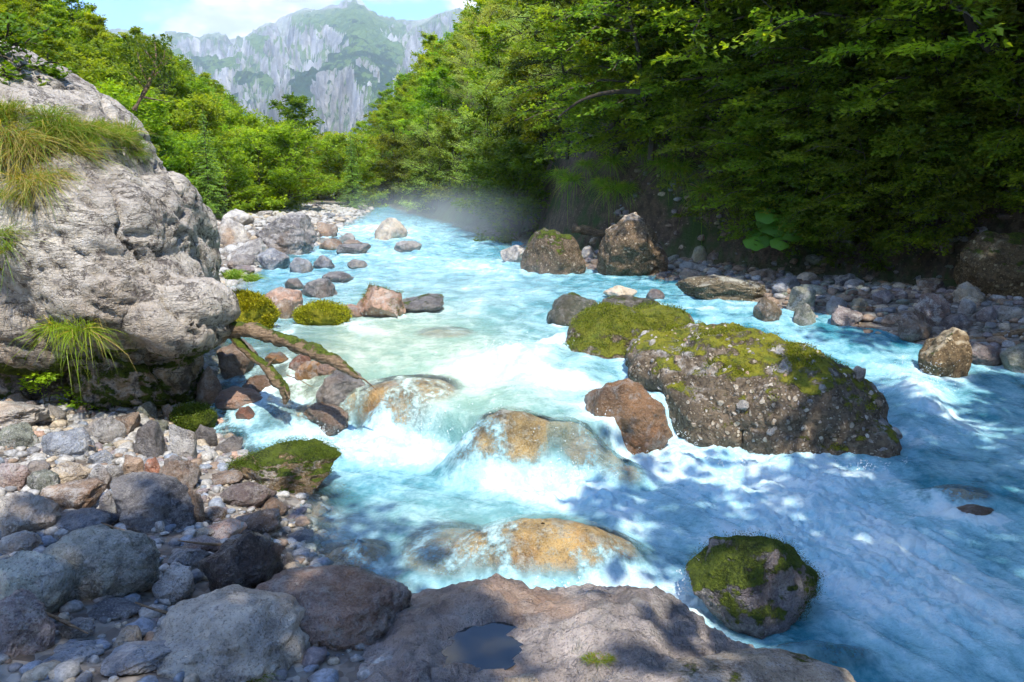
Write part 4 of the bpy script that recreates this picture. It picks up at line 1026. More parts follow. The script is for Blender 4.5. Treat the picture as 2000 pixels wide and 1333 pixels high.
WIL = [gen_tree(30 + i, H=7, cr=2.6, limbs=12, twigs=12, lpt=22, leaf=.14, base=.06, up=.6, stems=2, mat=M_LEAFPALE, asp=.3, prof=.8) for i in range(2)]
SPR = [gen_spruce(40 + i) for i in range(2)]
NEAR = [gen_tree(50 + i, H=6.0, cr=2.9, limbs=26, twigs=14, lpt=30, leaf=.085, base=.25, up=.35, flat=.75, trunk_r=.10, droop=.25, lean=(1.6, 0), side=0.0) for i in range(3)]
SHR = [gen_tree(60 + i, H=1.9, cr=1.25, limbs=9, twigs=12, lpt=24, leaf=.062, base=.05, up=.4, flat=.6, stems=3, trunk_r=.03, droop=.4, side=0.0, lean=(.5, 0)) for i in range(4)]
rv = random.Random(3)
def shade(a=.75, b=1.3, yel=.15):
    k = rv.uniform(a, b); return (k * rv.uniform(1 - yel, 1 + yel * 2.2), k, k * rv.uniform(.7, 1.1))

# left wooded slope
for y in list(np.geomspace(15, 230, 48)):
    for j in range(17):
        b = float(np.interp(y, _LB[:, 0], _LB[:, 1])); d = .8 + j * (1.4 + y * .0175) + rv.uniform(-.8, .8); x = b - d; yy = y * rv.uniform(.97, 1.03)
        if x < -.76 * yy - 3 or x > -.12 * yy or (y < 26 and d < 3): continue
        if project(x, yy, float(G(x, yy)) + 2)[0] < -70 or (y > 105 and rv.random() < .42): continue
        u = rv.random(); z = float(G(x, yy)) - .25; s = rv.uniform(.8, 1.2); gs = .44 + .0021 * y
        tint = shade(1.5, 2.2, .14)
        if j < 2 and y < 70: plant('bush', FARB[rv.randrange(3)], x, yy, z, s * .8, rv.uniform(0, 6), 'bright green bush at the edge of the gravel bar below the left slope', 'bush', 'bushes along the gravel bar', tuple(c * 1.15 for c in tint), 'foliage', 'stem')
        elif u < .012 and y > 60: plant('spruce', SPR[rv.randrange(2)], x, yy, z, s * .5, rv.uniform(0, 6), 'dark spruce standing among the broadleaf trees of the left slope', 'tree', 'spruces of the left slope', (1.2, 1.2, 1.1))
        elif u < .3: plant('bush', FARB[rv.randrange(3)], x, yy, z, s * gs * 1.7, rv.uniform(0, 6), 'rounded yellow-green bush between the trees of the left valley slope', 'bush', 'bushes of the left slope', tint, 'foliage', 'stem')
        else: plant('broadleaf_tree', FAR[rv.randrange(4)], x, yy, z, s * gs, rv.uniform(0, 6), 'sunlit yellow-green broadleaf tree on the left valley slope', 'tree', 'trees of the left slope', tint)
# picked trees of the photograph
def at_ground(px, Y): x = at(px, 400, Y)[0]; return x, Y, float(G(x, Y)) - .1
x, y, z = at_ground(340, 34); plant('spruce', SPR[0], x, y, z, .46, 0, 'dark spruce rising highest behind the great boulder on the left slope', 'tree')
x, y, z = at_ground(590, 56); plant('broadleaf_tree', FAR[0], x, y, z - 1.0, 1.08, 0, 'large dark green round-crowned tree standing alone above the bushes in the valley middle', 'tree', None, (1.1, 1.25, 1.0))
x, y, z = at_ground(410, 28); plant('larch', SPR[1], x, y, z, .36, 0, 'thin pale larch in front of the left slope bushes', 'tree', None, (6.0, 5.2, 2.4), sz=.42)
x, y, z = at_ground(690, 40); plant('larch', SPR[1], x, y, z, .38, 1, 'slender young larch by the gravel bar at the bend of the river', 'tree', None, (5.5, 5.0, 2.2), sz=.40)
for px in range(640, 775, 14):
    Y = rv.uniform(44, 60); x = at(px, 400, Y)[0]
    plant('bush', FARB[rv.randrange(3)], x, Y, float(G(x, Y)) - .1, rv.uniform(.7, 1.0), rv.uniform(0, 6), 'bright bush closing the view at the river bend', 'bush', 'bushes at the river bend', shade(1.5, 2.2, .2), 'foliage', 'stem')
# right side, far part in the sun
for i, y in enumerate(np.geomspace(22, 95, 20)):
    for j in range(6):
        b = float(np.interp(y, _RB[:, 0], _RB[:, 1])); x = b + .3 + j * (1.7 + y * .012) + rv.uniform(-.6, .6); yy = y * rv.uniform(.97, 1.03); z = float(G(x, yy)) - .3; s = rv.uniform(.8, 1.15)
        if y < 46 and j < 3 and rv.random() < .62: plant('willow', WIL[rv.randrange(2)], x, yy, z, s * (.62 + .1 * j), rv.uniform(0, 6), 'silvery pale willow leaning over the river bend', 'tree', 'willows at the river bend', shade(1.8, 2.3, .1))
        elif y > 55 and j > 3: continue
        elif j == 0: plant('bush', FARB[rv.randrange(3)], x, yy, z, s * .8, rv.uniform(0, 6), 'green bush hanging over the far right waterline', 'bush', 'bushes of the far right waterline', shade(.7, 1.2), 'foliage', 'stem')
        else: plant('broadleaf_tree', FAR[rv.randrange(4)], x, yy, z, s * (.60 + .07 * j), rv.uniform(0, 6), 'yellow-green broadleaf tree on the right slope above the river bend', 'tree', 'trees of the right slope', shade(1.7, 2.6, .15))
# right side, near: cliff draped with shrubs and overhanging trees
def wallpt(y, d): b = float(np.interp(y, _RB[:, 0], _RB[:, 1])); x = b + d; return x, y, float(G(x, y))
_W = [(1010, 30, 1.1), (1090, 40, 1.2)]
for r, py in enumerate((-40, 25, 90, 150, 205, 260, 315, 370, 420)):
    for px in range(930 + 30 * (r % 2), 2080, 68):
        qx, qy = px + rv.uniform(-22, 22), py + rv.uniform(-18, 18)
        if 970 < qx < 1460 and qy > 285 + rv.uniform(-20, 20): continue                       # dark hollow
        if qy > 365 and not (1480 < qx < 1900): continue
        if qy > 395 and rv.random() < .4: continue
        if rv.random() < .10: continue
        h = hit(qx, qy, False)
        if h[1] > 25: continue
        s = (.55 + .045 * h[1]) * rv.uniform(.8, 1.25) * (.8 if qy > 300 else 1.0)
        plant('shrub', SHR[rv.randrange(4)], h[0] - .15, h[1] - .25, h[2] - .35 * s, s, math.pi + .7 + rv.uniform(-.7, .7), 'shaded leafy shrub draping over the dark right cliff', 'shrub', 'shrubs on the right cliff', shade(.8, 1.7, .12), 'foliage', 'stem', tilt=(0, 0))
for i, y in enumerate(np.linspace(5.5, 21.5, 11)):
    for d in (1.6, 4.4):
        yy = y + rv.uniform(-.6, .6); x, yy, z = wallpt(yy, d + rv.uniform(-.5, .5)); s = rv.uniform(.8, 1.1)
        if yy < 8 and d < 3: continue
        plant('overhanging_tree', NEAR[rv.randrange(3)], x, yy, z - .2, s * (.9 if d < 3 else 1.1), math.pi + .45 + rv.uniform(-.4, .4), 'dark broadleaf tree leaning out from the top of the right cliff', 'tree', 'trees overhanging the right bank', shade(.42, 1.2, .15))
OPEN = [gen_tree(70 + i, H=5.2, cr=2.3, limbs=13, twigs=8, lpt=15, leaf=.13, base=.25, up=.25, flat=.8, trunk_r=.085, droop=.35, lean=(2.4, 0), side=0.0, asp=.55) for i in range(3)]
for k, (px, py, s, w_) in enumerate([(1130, 300, .75, 'above the dark hollow at the foot of the cliff'), (1290, 300, .85, 'above the right-hand boulder of the dark pair'), (1430, 270, .9, 'over the low gravel-studded rock'), (1560, 300, .9, 'beside the bare orange-brown dead branch'), (1700, 250, .95, 'above the green shrub and the round leaves'), (1840, 300, .9, 'above the brown triangular rock'), (1980, 230, 1.0, 'above the big rounded conglomerate boulder'), (1200, 130, .8, 'high up over the left end of the cliff'), (1620, 120, 1.0, 'high up in the middle of the cliff')]):
    h = hit(px, py, False)
    plant('leaning_tree', OPEN[k % 3], h[0] - .35, h[1] - .6, h[2] - .2, s, math.pi + .95 + rv.uniform(-.35, .35), 'open-crowned broad-leaved tree leaning out ' + w_, 'tree', None, shade(1.7, 2.7, .1))
# tall riverside trees just out of view that throw the foreground and right channel into shade
TALL = [gen_tree(80, H=9.5, cr=3.1, limbs=26, twigs=12, lpt=20, leaf=.23, base=.45, up=.2, flat=.5, trunk_r=.2, droop=.1), gen_tree(81, H=9.5, cr=3.2, limbs=30, twigs=14, lpt=30, leaf=.19, base=.45, up=.2, flat=.5, trunk_r=.2, droop=.1, lean=(3.2, 0))]
for k, (v, x, y, s, rz) in enumerate([(0, .3, -2.5, .95, 0), (0, 3.6, -.9, .85, 4), (1, 8.0, .8, .92, math.pi), (1, 10.2, 4.2, .9, math.pi), (1, 8.8, 7.4, .8, math.pi + .2), (1, 7.4, 10.2, .75, math.pi + .2), (1, 6.4, 13.0, .75, math.pi + .2)]):
    plant('riverside_tree', TALL[v], x, y, float(G(x, y)) - .2, s, rz, 'tall riverside tree overhead shading the foreground stones and the right channel', 'tree', 'tall trees shading the river', (.7, .7, .7))

# ------------------------------------------------------------------ grass tufts
def gen_tuft(seed, n=230, L=.40, spread=.30, w=.0042, flow=(.25, -.35, -.25), up=.8, dry=.3, seg=5, rad=.12):
    rs = np.random.RandomState(seed); a = rs.rand(n) * 6.28; r = rs.rand(n) ** .5 * rad
    P0 = np.stack([np.cos(a) * r, np.sin(a) * r, np.zeros(n)], 1)
    D = np.stack([np.cos(a) * spread, np.sin(a) * spread, np.full(n, up)], 1) + rs.normal(size=(n, 3)) * .34 + np.array(flow) * .5
    D = norm(D); ln = L * rs.uniform(.5, 1.15, n); g = np.array([flow[0] * .6, flow[1] * .6, -1.0])
    side = norm(np.cross(D, rs.normal(size=(n, 3)))); V = []
    for k in range(seg + 1):
        t = k / seg; c = P0 + D * (ln * t)[:, None] + g * (ln * t * t * rs.uniform(.55, .85) * 1.0)[:, None]
        ww = w * (1 - t) ** .7 * (.6 + t if k < 2 else 1)
        V += [c - side * ww, c + side * ww]
    V = np.stack(V, 1); m = V.shape[1]; i = np.arange(n)[:, None] * m
    F = np.concatenate([np.stack([i[:, 0] + 2 * k, i[:, 0] + 2 * k + 1, i[:, 0] + 2 * k + 3, i[:, 0] + 2 * k + 2], 1) for k in range(seg)], 0)
    isdry = rs.rand(n) < dry; rn = np.where(isdry, rs.rand(n) * .35, .65 + rs.rand(n) * .35)
    me = mesh_np('grass_tuft', V.reshape(-1, 3), F, True, M_GRASS); add_attr(me, 'rnd', np.tile(rn, seg), 'FACE'); return me
TUFT = [gen_tuft(i, dry=.15 + .1 * (i % 2)) for i in range(4)]; TUFTD = [gen_tuft(9 + i, dry=.6, L=.5, up=.3) for i in range(2)]
TUFTR = [gen_tuft(15 + i, dry=.1, L=.5, up=.5, w=.007) for i in range(2)]
def on_mesh(VN, px, py, Yguess=None):
    V, N_ = VN; PX, PY = project(V[:, 0], V[:, 1], V[:, 2]); d = np.hypot(PX - px, PY - py)
    c = np.where(d < max(8, d.min() * 1.2))[0]; k = c[np.argmin(V[c, 1])]; return V[k], N_[k]
GT = []
for k in range(34):
    px = rv.uniform(-10, 310); edge = 208 + .19 * px; py = edge + abs(rv.gauss(0, 1)) * (46 if px < 150 else 22)
    GT.append((px, py, rv.uniform(.55, 1.0) * (.8 if px > 200 else 1), 1 if py > edge + 35 and rv.random() < .75 else 0))
GT += [(40, 345, .8, 1), (75, 350, .7, 1), (20, 380, .7, 0), (100, 330, .7, 1), (0, 455, .7, 0), (8, 500, .7, 0), (-5, 530, .7, 0)]
wherew = ['over the upper face', 'along the ledge']
for k, (px, py, s, dr) in enumerate(GT):
    p, nn = on_mesh(BOULDER, px, py)
    me = (TUFTD if dr else TUFT)[k % 2 if dr else k % 4]
    o = link_obj('grass_tuft', me); o.location = p - nn * .02; s *= rv.uniform(.7, 1.0); o.scale = (s, s, s * rv.uniform(.8, 1.15)); o.rotation_euler = (rv.uniform(-.3, .3), rv.uniform(-.3, .3), rv.uniform(-.9, .9)); o.color = (1, 1, 1, 1)
    tag(o, ('straw-coloured' if dr else 'green') + ' grass tuft hanging over the shoulder of the great boulder', 'grass tuft', 'grass tufts on the great boulder')
for px, py, s, lab in ((115, 640, .62, 'long-bladed green grass tuft growing from the crack low on the great boulder'), (165, 650, .6, 'second drooping grass tuft in the low crack, nearer the nose of the great boulder')):
    p, nn = on_mesh(BOULDER, px, py); o = link_obj('grass_tuft', TUFTR[0] if px < 140 else TUFTR[1]); o.location = p; o.scale = (s, s, s); o.color = (1.3, 1.2, 1, 1); tag(o, lab, 'grass tuft')
for px, py, Y, s, lab in ((352, 425, 7.0, .28, 'small bright grass clump in the groove behind the great boulder'), (455, 545, 8.6, .7, 'tall pale green herbs on the mossy boulder beside the great boulder'), (490, 550, 8.8, .55, 'feathery green herbs at the right end of the mossy boulder')):
    c = at(px, py, Y); o = link_obj('grass_tuft', gen_tuft(77 + px, 220, .5, .25, .009, (.1, 0, 0), 1.1, .05)); o.location = c; o.scale = (s, s, s); o.color = (1.25, 1.25, 1.6, 1); tag(o, lab, 'grass tuft')
for px, py in ((1180, 372), (1205, 380), (1232, 376), (1100, 350), (1125, 362), (1060, 320), (1040, 380), (1150, 330), (1090, 300), (1010, 395), (1300, 330), (1330, 345), (1410, 330), (1260, 310), (1200, 330), (1385, 395), (1440, 410)):
    h = hit(px, py, False); o = link_obj('grass_tuft', TUFTR[px % 2]); o.location = h + np.array([-.1, -.15, .1]); s = rv.uniform(.7, 1.4); o.scale = (s, s, s); o.color = (1.0, 1.15, .9, 1); o.rotation_euler = (0, 0, -.6)
    tag(o, 'long green grass hanging down the dark right cliff', 'grass tuft', 'grass hanging on the right cliff')
# ------------------------------------------------------------------ driftwood branch
def make_wood():
    m, t, out = new_mat('driftwood'); g = t.n('NewGeometry'); pos = g.outputs['Position']; nz = t.n('SeparateXYZ', {0: g.outputs['Normal']}).outputs[2]
    n = t.noise(t.n('Mapping', {'Vector': pos, 'Rotation': (0, .35, .1), 'Scale': (2, 14, 14)}).outputs[0], 4, 6, .7)
    c = t.mix(t.ramp(n, .3, .7), (.07, .045, .028), (.34, .24, .15))
    mf, c, mn = moss_cover(t, pos, nz, t.attr('moss', 'OBJECT'), c)
    principled(t, out, c, .85, t.bump(t.math('ADD', n, t.math('MULTIPLY', mf, mn)), 1.0, .02), .25); return m
M_WOOD = make_wood()
def limb(pts, rad, name, parent=None, ns=14, moss=.45, seed=1, sub=14):
    P = np.array(pts, float); t = np.linspace(0, len(P) - 1, (len(P) - 1) * sub + 1); k = np.arange(len(P))
    # smooth through the control points
    Q = np.stack([np.interp(t, k, P[:, c]) for c in range(3)], 1); R_ = np.interp(t, k, rad)
    for _ in range(12): Q[1:-1] = (Q[:-2] + Q[1:-1] * 2 + Q[2:]) / 4
    V, F = tube(Q, R_, ns); c = np.repeat(Q, ns, 0); D = V - c
    V = c + D * (1 + fbm(V * 9, 4, .6, seed) * .38 + fbm(V * 30, 2, .5, seed) * .12)[:, None]
    cap = len(V); V = np.concatenate([V, [Q[0], Q[-1]]])
    o = link_obj(name, mesh_np(name, V, F, True, M_WOOD), parent); o['moss'] = moss; return o
drift = empty('driftwood_branch', tuple(at(455, 650, 6.15))); bpy.context.view_layer.update()
def rel(pts): return [tuple(np.array(p) - np.array(drift.location)) for p in pts]
tag(drift, 'mossy forked driftwood branch sticking out from under the great boulder over the water', 'branch')
A = lambda px, py, Y: tuple(at(px, py, Y))
limb(rel([A(420, 655, 6.25), A(455, 645, 6.15), A(495, 645, 6.05), A(545, 662, 5.95), A(600, 683, 5.85), A(650, 703, 5.75), A(675, 720, 5.7), A(700, 738, 5.65)]), [.072, .068, .060, .056, .060, .050, .040, .014], 'main_limb', drift, moss=.52)
limb(rel([A(694, 733, 5.66), A(712, 742, 5.63), A(724, 752, 5.6), A(735, 762, 5.58)]), [.012, .008, .006, .003], 'bare_twig', drift, 8, 0)
limb(rel([A(450, 650, 6.15), A(478, 685, 6.1), A(505, 705, 6.05), A(525, 722, 6.0), A(545, 745, 5.98), A(560, 770, 5.96), A(556, 790, 5.95)]), [.036, .036, .032, .046, .058, .040, .010], 'forked_limb', drift, moss=.65, seed=5)
limb(rel([A(522, 720, 6.0), A(528, 708, 5.98), A(540, 698, 5.97)]), [.018, .013, .006], 'stub', drift, 8, .6)
limb(rel([A(552, 745, 5.97), A(558, 765, 5.9), A(568, 783, 5.88)]), [.008, .006, .003], 'bare_twig', drift, 6, 0)
limb(rel([A(560, 733, 5.95), A(585, 742, 5.9), A(612, 758, 5.86)]), [.005, .004, .002], 'bare_twig', drift, 6, 0)
def log(pts, rad, label, name='dead_log', moss=.1, seed=3):
    o = limb([A(*p) for p in pts], rad, name, None, 12, moss, seed); tag(o, label, 'log' if 'log' in name else 'stick'); return o
h = hit(1150, 455, False)[1] - .6
log([(1118, 446, h), (1145, 450, h), (1180, 458, h)], [.10, .10, .07], 'grey broken log wedged above the pair of dark boulders')
h = hit(1610, 532)[1]
log([(1575, 532, h), (1615, 528, h), (1654, 531, h)], [.06, .07, .05], 'short dark log lying on the right bank stones')
log([(1868, 668, 8.4), (1930, 660, 8.3), (1995, 648, 8.2), (2060, 640, 8.1)], [.02, .03, .04, .04], 'long dark stick lying on stones at the right edge', 'dead_stick')
h = hit(1550, 310, False)[1] - .9
log([(1510, 316, h), (1545, 303, h), (1585, 294, h), (1620, 284, h + .3)], [.03, .035, .03, .02], 'bare orange-brown dead branch among the shaded leaves of the cliff', 'dead_stick', 0)

def dead(pts, rad, label):
    o = limb([A(*p) for p in pts], rad, 'bare_limb', None, 9, .15, 4, 6); o.data.materials[0] = M_BARK; o.color = (.45, .45, .45, 1); tag(o, label, 'branch')
dead([(1882, 20, 10.0), (1900, 60, 9.9), (1935, 95, 9.8), (1985, 120, 9.8), (2050, 130, 9.7)], [.03, .05, .07, .08, .09], 'thick dark curved limb crossing the leaves in the upper right corner')
dead([(1575, 135, 12.2), (1620, 180, 12.1), (1665, 215, 12.0), (1700, 248, 11.9)], [.03, .05, .06, .07], 'dark slanting trunk among the leaves high on the cliff')
dead([(1655, 300, 12.3), (1690, 265, 12.2), (1718, 215, 12.1), (1735, 150, 12.0)], [.06, .05, .04, .02], 'upright dark stem beside the slanting trunk on the cliff')
dead([(1090, 230, 14.3), (1130, 195, 14.3), (1190, 178, 14.3), (1250, 180, 14.3)], [.015, .03, .04, .05], 'thin dark bough reaching left over the river from the cliff')
dead([(1770, 505, 11.0), (1795, 460, 11.0), (1812, 425, 11.0)], [.012, .010, .006], 'thin pale dead stem standing on the right bank by the rounded boulder')

rt = random.Random(4)
for k, (px, py, w_) in enumerate([(135, 880, 'on the blue-grey blocky rock'), (250, 1060, 'below the dark faceted rock'), (420, 1085, 'by the long flat stone'), (330, 1225, 'on the pebbles above the bottom slab'), (120, 1240, 'between the pale egg-shaped boulder and the slab'), (1700, 610, 'on the right bank stones'), (1850, 560, 'behind the triangular rock')]):
    h = hit(px, py); L_ = .10 * h[1] ** .5; a = rt.uniform(-.6, .6); p0 = h + np.array([0, 0, .05]); q = [tuple(p0 + np.array([math.cos(a) * L_ * u, math.sin(a) * L_ * u + .03 * math.sin(u * 7), .02 * math.sin(u * 5) + .01])) for u in (-1, -.5, 0, .5, 1)]
    o = limb(q, [.003, .006, .007, .005, .002], 'dead_twig', None, 6, 0, k, 3); tag(o, 'small bare grey twig lying ' + w_, 'twig')

# ------------------------------------------------------------------ small plants by the boulder and on the bank
SMALL = [gen_tree(90 + i, H=.55, cr=.30, limbs=5, twigs=5, lpt=9, leaf=.045, base=.1, up=.5, flat=.5, stems=4, trunk_r=.006, droop=.3, asp=.5) for i in range(2)]
c = hit(105, 792); plant('sapling', SMALL[0], c[0], c[1] - .1, c[2] - .02, 1.0, 0, 'bright green leafy seedling at the foot of the great boulder', 'plant', None, (2.6, 2.6, 1.6), 'foliage', 'stem')
c = hit(215, 800); plant('sapling', SMALL[1], c[0], c[1] - .05, c[2] - .02, .55, 1, 'smaller leafy seedling right of the bright green one', 'plant', None, (2.4, 2.6, 1.6), 'foliage', 'stem')
c = at(55, 250, 6.3); plant('sapling', SMALL[0], c[0], c[1], c[2], 1.5, 2, 'young leafy sapling growing from the grass on top of the great boulder', 'plant', None, (1.0, 1.2, 1.0), 'foliage', 'stem')
c = at(15, 240, 6.4); plant('sapling', SMALL[1], c[0], c[1], c[2], 1.6, 3, 'young leafy sapling at the left edge on top of the great boulder', 'plant', None, (1.0, 1.1, 1.0), 'foliage', 'stem')
# thin bare tree behind the boulder
br = empty('bare_tree', tuple(at(268, 205, 9.0))); tag(br, 'thin dark bare-limbed young tree leaning behind the great boulder', 'tree'); o0 = np.array(br.location)
lp = lambda pts: [tuple(np.array(A(*p)) - o0) for p in pts]
limb(lp([(262, 215, 9.0), (280, 185, 9.0), (300, 145, 9.0), (308, 110, 9.0), (300, 72, 9.0)]), [.030, .026, .018, .012, .004], 'trunk', br, 6, 0, 2, 5)
for a_ in ([(285, 175, 9.), (265, 150, 9.), (248, 140, 9.)], [(295, 155, 9.), (318, 135, 9.), (335, 110, 9.)], [(305, 125, 9.), (290, 105, 9.), (275, 92, 9.)], [(303, 135, 9.), (325, 118, 9.), (322, 90, 9.)], [(280, 190, 9.), (300, 195, 9.), (335, 200, 9.)], [(290, 165, 9.), (270, 125, 9.), (268, 100, 9.)]):
    limb(lp(a_), [.012, .008, .003], 'limb', br, 5, 0, 3, 4)
rs = np.random.RandomState(8); n = 900
cx = rs.uniform(248, 338, n); cy = rs.uniform(70, 165, n)
P = np.array([A(a, b, 9.0 + rs.normal() * .25) for a, b in zip(cx, cy)]) - o0
V, F = leaf_geo(P, rs.normal(size=(n, 3)), np.array([0, 0, 1.]) + rs.normal(size=(n, 3)) * .4, .05 * rs.uniform(.6, 1.2, n))
o = link_obj('crown', leaf_mesh('crown', V, F, rs.rand(n), M_LEAF, 2), br); o.color = (.7, .75, .7, 1)
# butterbur: a few big round leaves at the foot of the cliff
bb = empty('butterbur', tuple(hit(1505, 478, False))); tag(bb, 'plant with very large round green leaves at the foot of the dark cliff', 'plant')
b0 = np.array(bb.location)
def big_leaf(c, r, nrm, seed):
    rs = np.random.RandomState(seed); a = np.linspace(.25, 2 * math.pi - .25, 22); rr = r * (1 + .06 * np.sin(a * 7)) * (1 - .12 * np.abs(np.cos(a / 2)) ** 6)
    rings = [np.stack([np.cos(a) * rr * f, np.sin(a) * rr * f, -.35 * r * f ** 2 + .04 * r * np.sin(a * 5) * f], 1) for f in (.05, .4, .75, 1.0)]
    V = np.concatenate(rings); F = grid_faces(4, 22)
    M = np.array(Vector(nrm).to_track_quat('Z', 'Y').to_matrix()); V = V @ M.T + c
    return V, F
M_BIG = make_leaf('butterbur_leaf', (.045, .12, .02), (.07, .17, .025), .4)
for k, (px, py, r) in enumerate([(1490, 455, .24), (1515, 430, .26), (1540, 425, .18), (1500, 415, .18), (1550, 448, .20), (1475, 470, .16), (1525, 470, .15)]):
    cpos = np.array(A(px, py, float(bb.location.y) - 1.1 - .05 * k)) - b0
    V, F = big_leaf(cpos, r * 1.15, (-.25 + .1 * (k % 3), -.8, 1.1), k); me = mesh_np('leaf_blade', V, F, True, M_BIG); add_attr(me, 'rnd', np.full(len(F), .3 + .08 * k), 'FACE')
    o = link_obj('leaf', me, bb); o.color = (1.7, 1.7, 1.3, 1)
    TV, TF = tube([tuple(cpos), tuple(cpos * .5 + np.array([0, 0, -.02])), (0, 0, 0)], [.008, .01, .012], 5); link_obj('stalk', mesh_np('stalk', TV, TF, True, M_BARK), bb)
# bright shrub at the foot of the cliff, and the sprays hanging before it
for k, (px, py, s, lab) in enumerate([(1640, 470, .85, 'leafy green shrub spreading at the foot of the cliff beside the big round leaves'), (1560, 480, .55, 'smaller leafy shrub between the round leaves and the green shrub'), (1700, 525, .4, 'low green plant on the right bank stones near the dark log'), (1650, 535, .3, 'tiny green plant beside the dark log on the right bank'), (1735, 480, .6, 'leafy shrub nearest the big rounded conglomerate boulder')]):
    h = hit(px, py, False); plant('shrub', SHR[k % 4], h[0] - .2, h[1] - .1, h[2], s, math.pi + .8 + k, lab, 'shrub', None, (1.1, 1.15, .9), 'foliage', 'stem')

# ------------------------------------------------------------------ droplets thrown up by the falls
rs = np.random.RandomState(12); V0, F0 = ico(1); Vs, Fs, n = [], [], 0
for (px, py, w, hgt, cnt) in [(760, 872, 90, .05, 300), (850, 880, 60, .05, 200), (940, 915, 60, .06, 240), (1110, 935, 90, .06, 260), (1000, 690, 90, .05, 320), (1170, 640, 70, .06, 240), (1310, 880, 40, .08, 260), (1790, 770, 60, .16, 520), (1240, 905, 60, .05, 140), (660, 855, 70, .04, 160), (1680, 925, 60, .05, 160), (740, 620, 40, .05, 90), (1400, 915, 60, .04, 120), (1345, 1170, 20, .06, 120), (1110, 1165, 80, .03, 120)]:
    c = wpt(px, py); ws = w / FPX * c[1]
    for q in range(cnt // 6):
        bx, by = c[0] + rs.normal() * ws * .6, c[1] + rs.normal() * ws * .22; a = rs.uniform(0, 6.28); dx, dy = math.cos(a), math.sin(a); H_ = abs(rs.normal()) * hgt
        for k in range(6):                       # a burst: drops strung along a short arc
            u = k / 6; x, y = bx + dx * u * hgt * .8, by + dy * u * hgt * .8; z = float(W(x, y)) + .045 + H_ * (1 - (1 - 1.6 * u) ** 2) + rs.normal() * .006; r = rs.uniform(.0012, .0042) * (1.0 - .4 * u)
            Vs.append(V0 * r * np.array([rs.uniform(.7, 1.4), 1, rs.uniform(.8, 2.2)]) + (x, y, z)); Fs.append(F0 + n); n += len(V0)
m, t, out = new_mat('water_drop'); principled(t, out, (.80, .85, .88), .15, None, .5)
tag(link_obj('water_droplets', mesh_np('water_droplets', np.concatenate(Vs), np.concatenate(Fs), True, m)), 'white droplets thrown up where the river breaks over rocks', 'spray', kind='stuff')

# ------------------------------------------------------------------ air: haze over the whole valley, mist over the rapids
def volume_box(name, lo, hi, col, dens, aniso=0.0, label=None):
    bm = bmesh.new(); bmesh.ops.create_cube(bm, size=1.0); me = bpy.data.meshes.new(name); bm.to_mesh(me); bm.free()
    m, t, out = new_mat(name + '_air'); v = t.n('VolumePrincipled', {'Color': (*col, 1), 'Density': dens, 'Anisotropy': aniso}); link(t, v.outputs[0], out.inputs[1])
    o = link_obj(name, me, None, m); lo, hi = np.array(lo), np.array(hi); o.location = (lo + hi) / 2; o.scale = hi - lo
    tag(o, label, None, kind='stuff'); return o, m, t, v
if HAZE: volume_box('haze', (-4200, -4200, -9.5), (4200, 4200, 900), (.72, .86, 1.0), .00019, 0.0, 'thin blue air between the viewer and the mountains')

def mist(name, c, r, dens, label):
    V, F = ico(4); me = mesh_np(name, V, F); m, t, out = new_mat(name + '_vapour')
    co = t.n('TexCoord').outputs['Object']; ln = t.n('VectorMath', {0: co}, operation='LENGTH').outputs['Value']
    pos = t.n('NewGeometry').outputs['Position']
    f = t.math('MULTIPLY', t.ramp(ln, 1.0, .15), t.ramp(t.noise(pos, .55, 4, .6), .30, .72))
    v = t.n('VolumePrincipled', {'Color': (.93, .96, 1.0, 1), 'Density': t.math('MULTIPLY', f, dens)}); link(t, v.outputs[0], out.inputs[1]); me.materials.append(m)
    o = link_obj(name, me); o.location = c; o.scale = r; tag(o, label, kind='stuff')
c = at(890, 430, 20)
mist('mist', (c[0] - .4, 21.5, 1.5), (4.2, 11.0, 1.1), .06, 'pale spray mist drifting low over the far rapids')
c = at(900, 560, 12); mist('mist', (c[0], 11.0, .75), (2.6, 4.0, .55), .07, 'faint spray hanging over the pool')

# ------------------------------------------------------------------ living moss: small upright sprigs on the mossiest rocks
def moss_sprigs(o, n, seed, size=.012, thr=.0, tint=(1, 1, 1)):
    me = o.data; nv = len(me.vertices); V = np.empty(nv * 3); me.vertices.foreach_get('co', V); V = V.reshape(-1, 3)
    sc = np.array(o.scale); rot = np.array(o.rotation_euler.to_matrix()); Nn = np.empty(nv * 3); me.vertices.foreach_get('normal', Nn); Nn = norm((Nn.reshape(-1, 3) / sc) @ rot.T)
    Wd = (V * sc) @ rot.T + np.array(o.location); rs = np.random.RandomState(seed)
    score = Nn[:, 2] * .5 + fbm(Wd * 3.5, 4, .6, seed) * .55
    cand = np.where((score > thr) & ((Nn * (np.array([0, 0, CAMZ]) - Wd)).sum(1) > -.2))[0]
    if len(cand) < 10: return
    i = rs.choice(cand, n); sp = np.sqrt(np.prod(sc) ** (1 / 3.)) * .012 + .006
    P = Wd[i] + rs.normal(size=(n, 3)) * sp; P += Nn[i] * .001
    D = Nn[i] + rs.normal(size=(n, 3)) * .55 + np.array([0, 0, .3]); Vl, Fl = leaf_geo(P, D, rs.normal(size=(n, 3)), size * rs.uniform(.6, 1.5, n), .5, .0)
    inv = np.array((Matrix.Translation(o.location) @ o.rotation_euler.to_matrix().to_4x4() @ Matrix.Diagonal((*o.scale, 1))).inverted())
    Vl = np.c_[Vl, np.ones(len(Vl))] @ inv.T
    c = link_obj('moss', leaf_mesh('moss', Vl[:, :3], Fl, rs.rand(n), M_MOSS, 2), o); c.color = (*tint, 1); c['kind'] = 'stuff'
M_MOSS = make_leaf('moss_sprig', (.045, .065, .008), (.16, .19, .018), .25)
def find(txt): return [ob for ob in COL.objects if ob.get('label') and txt in ob['label']][0]
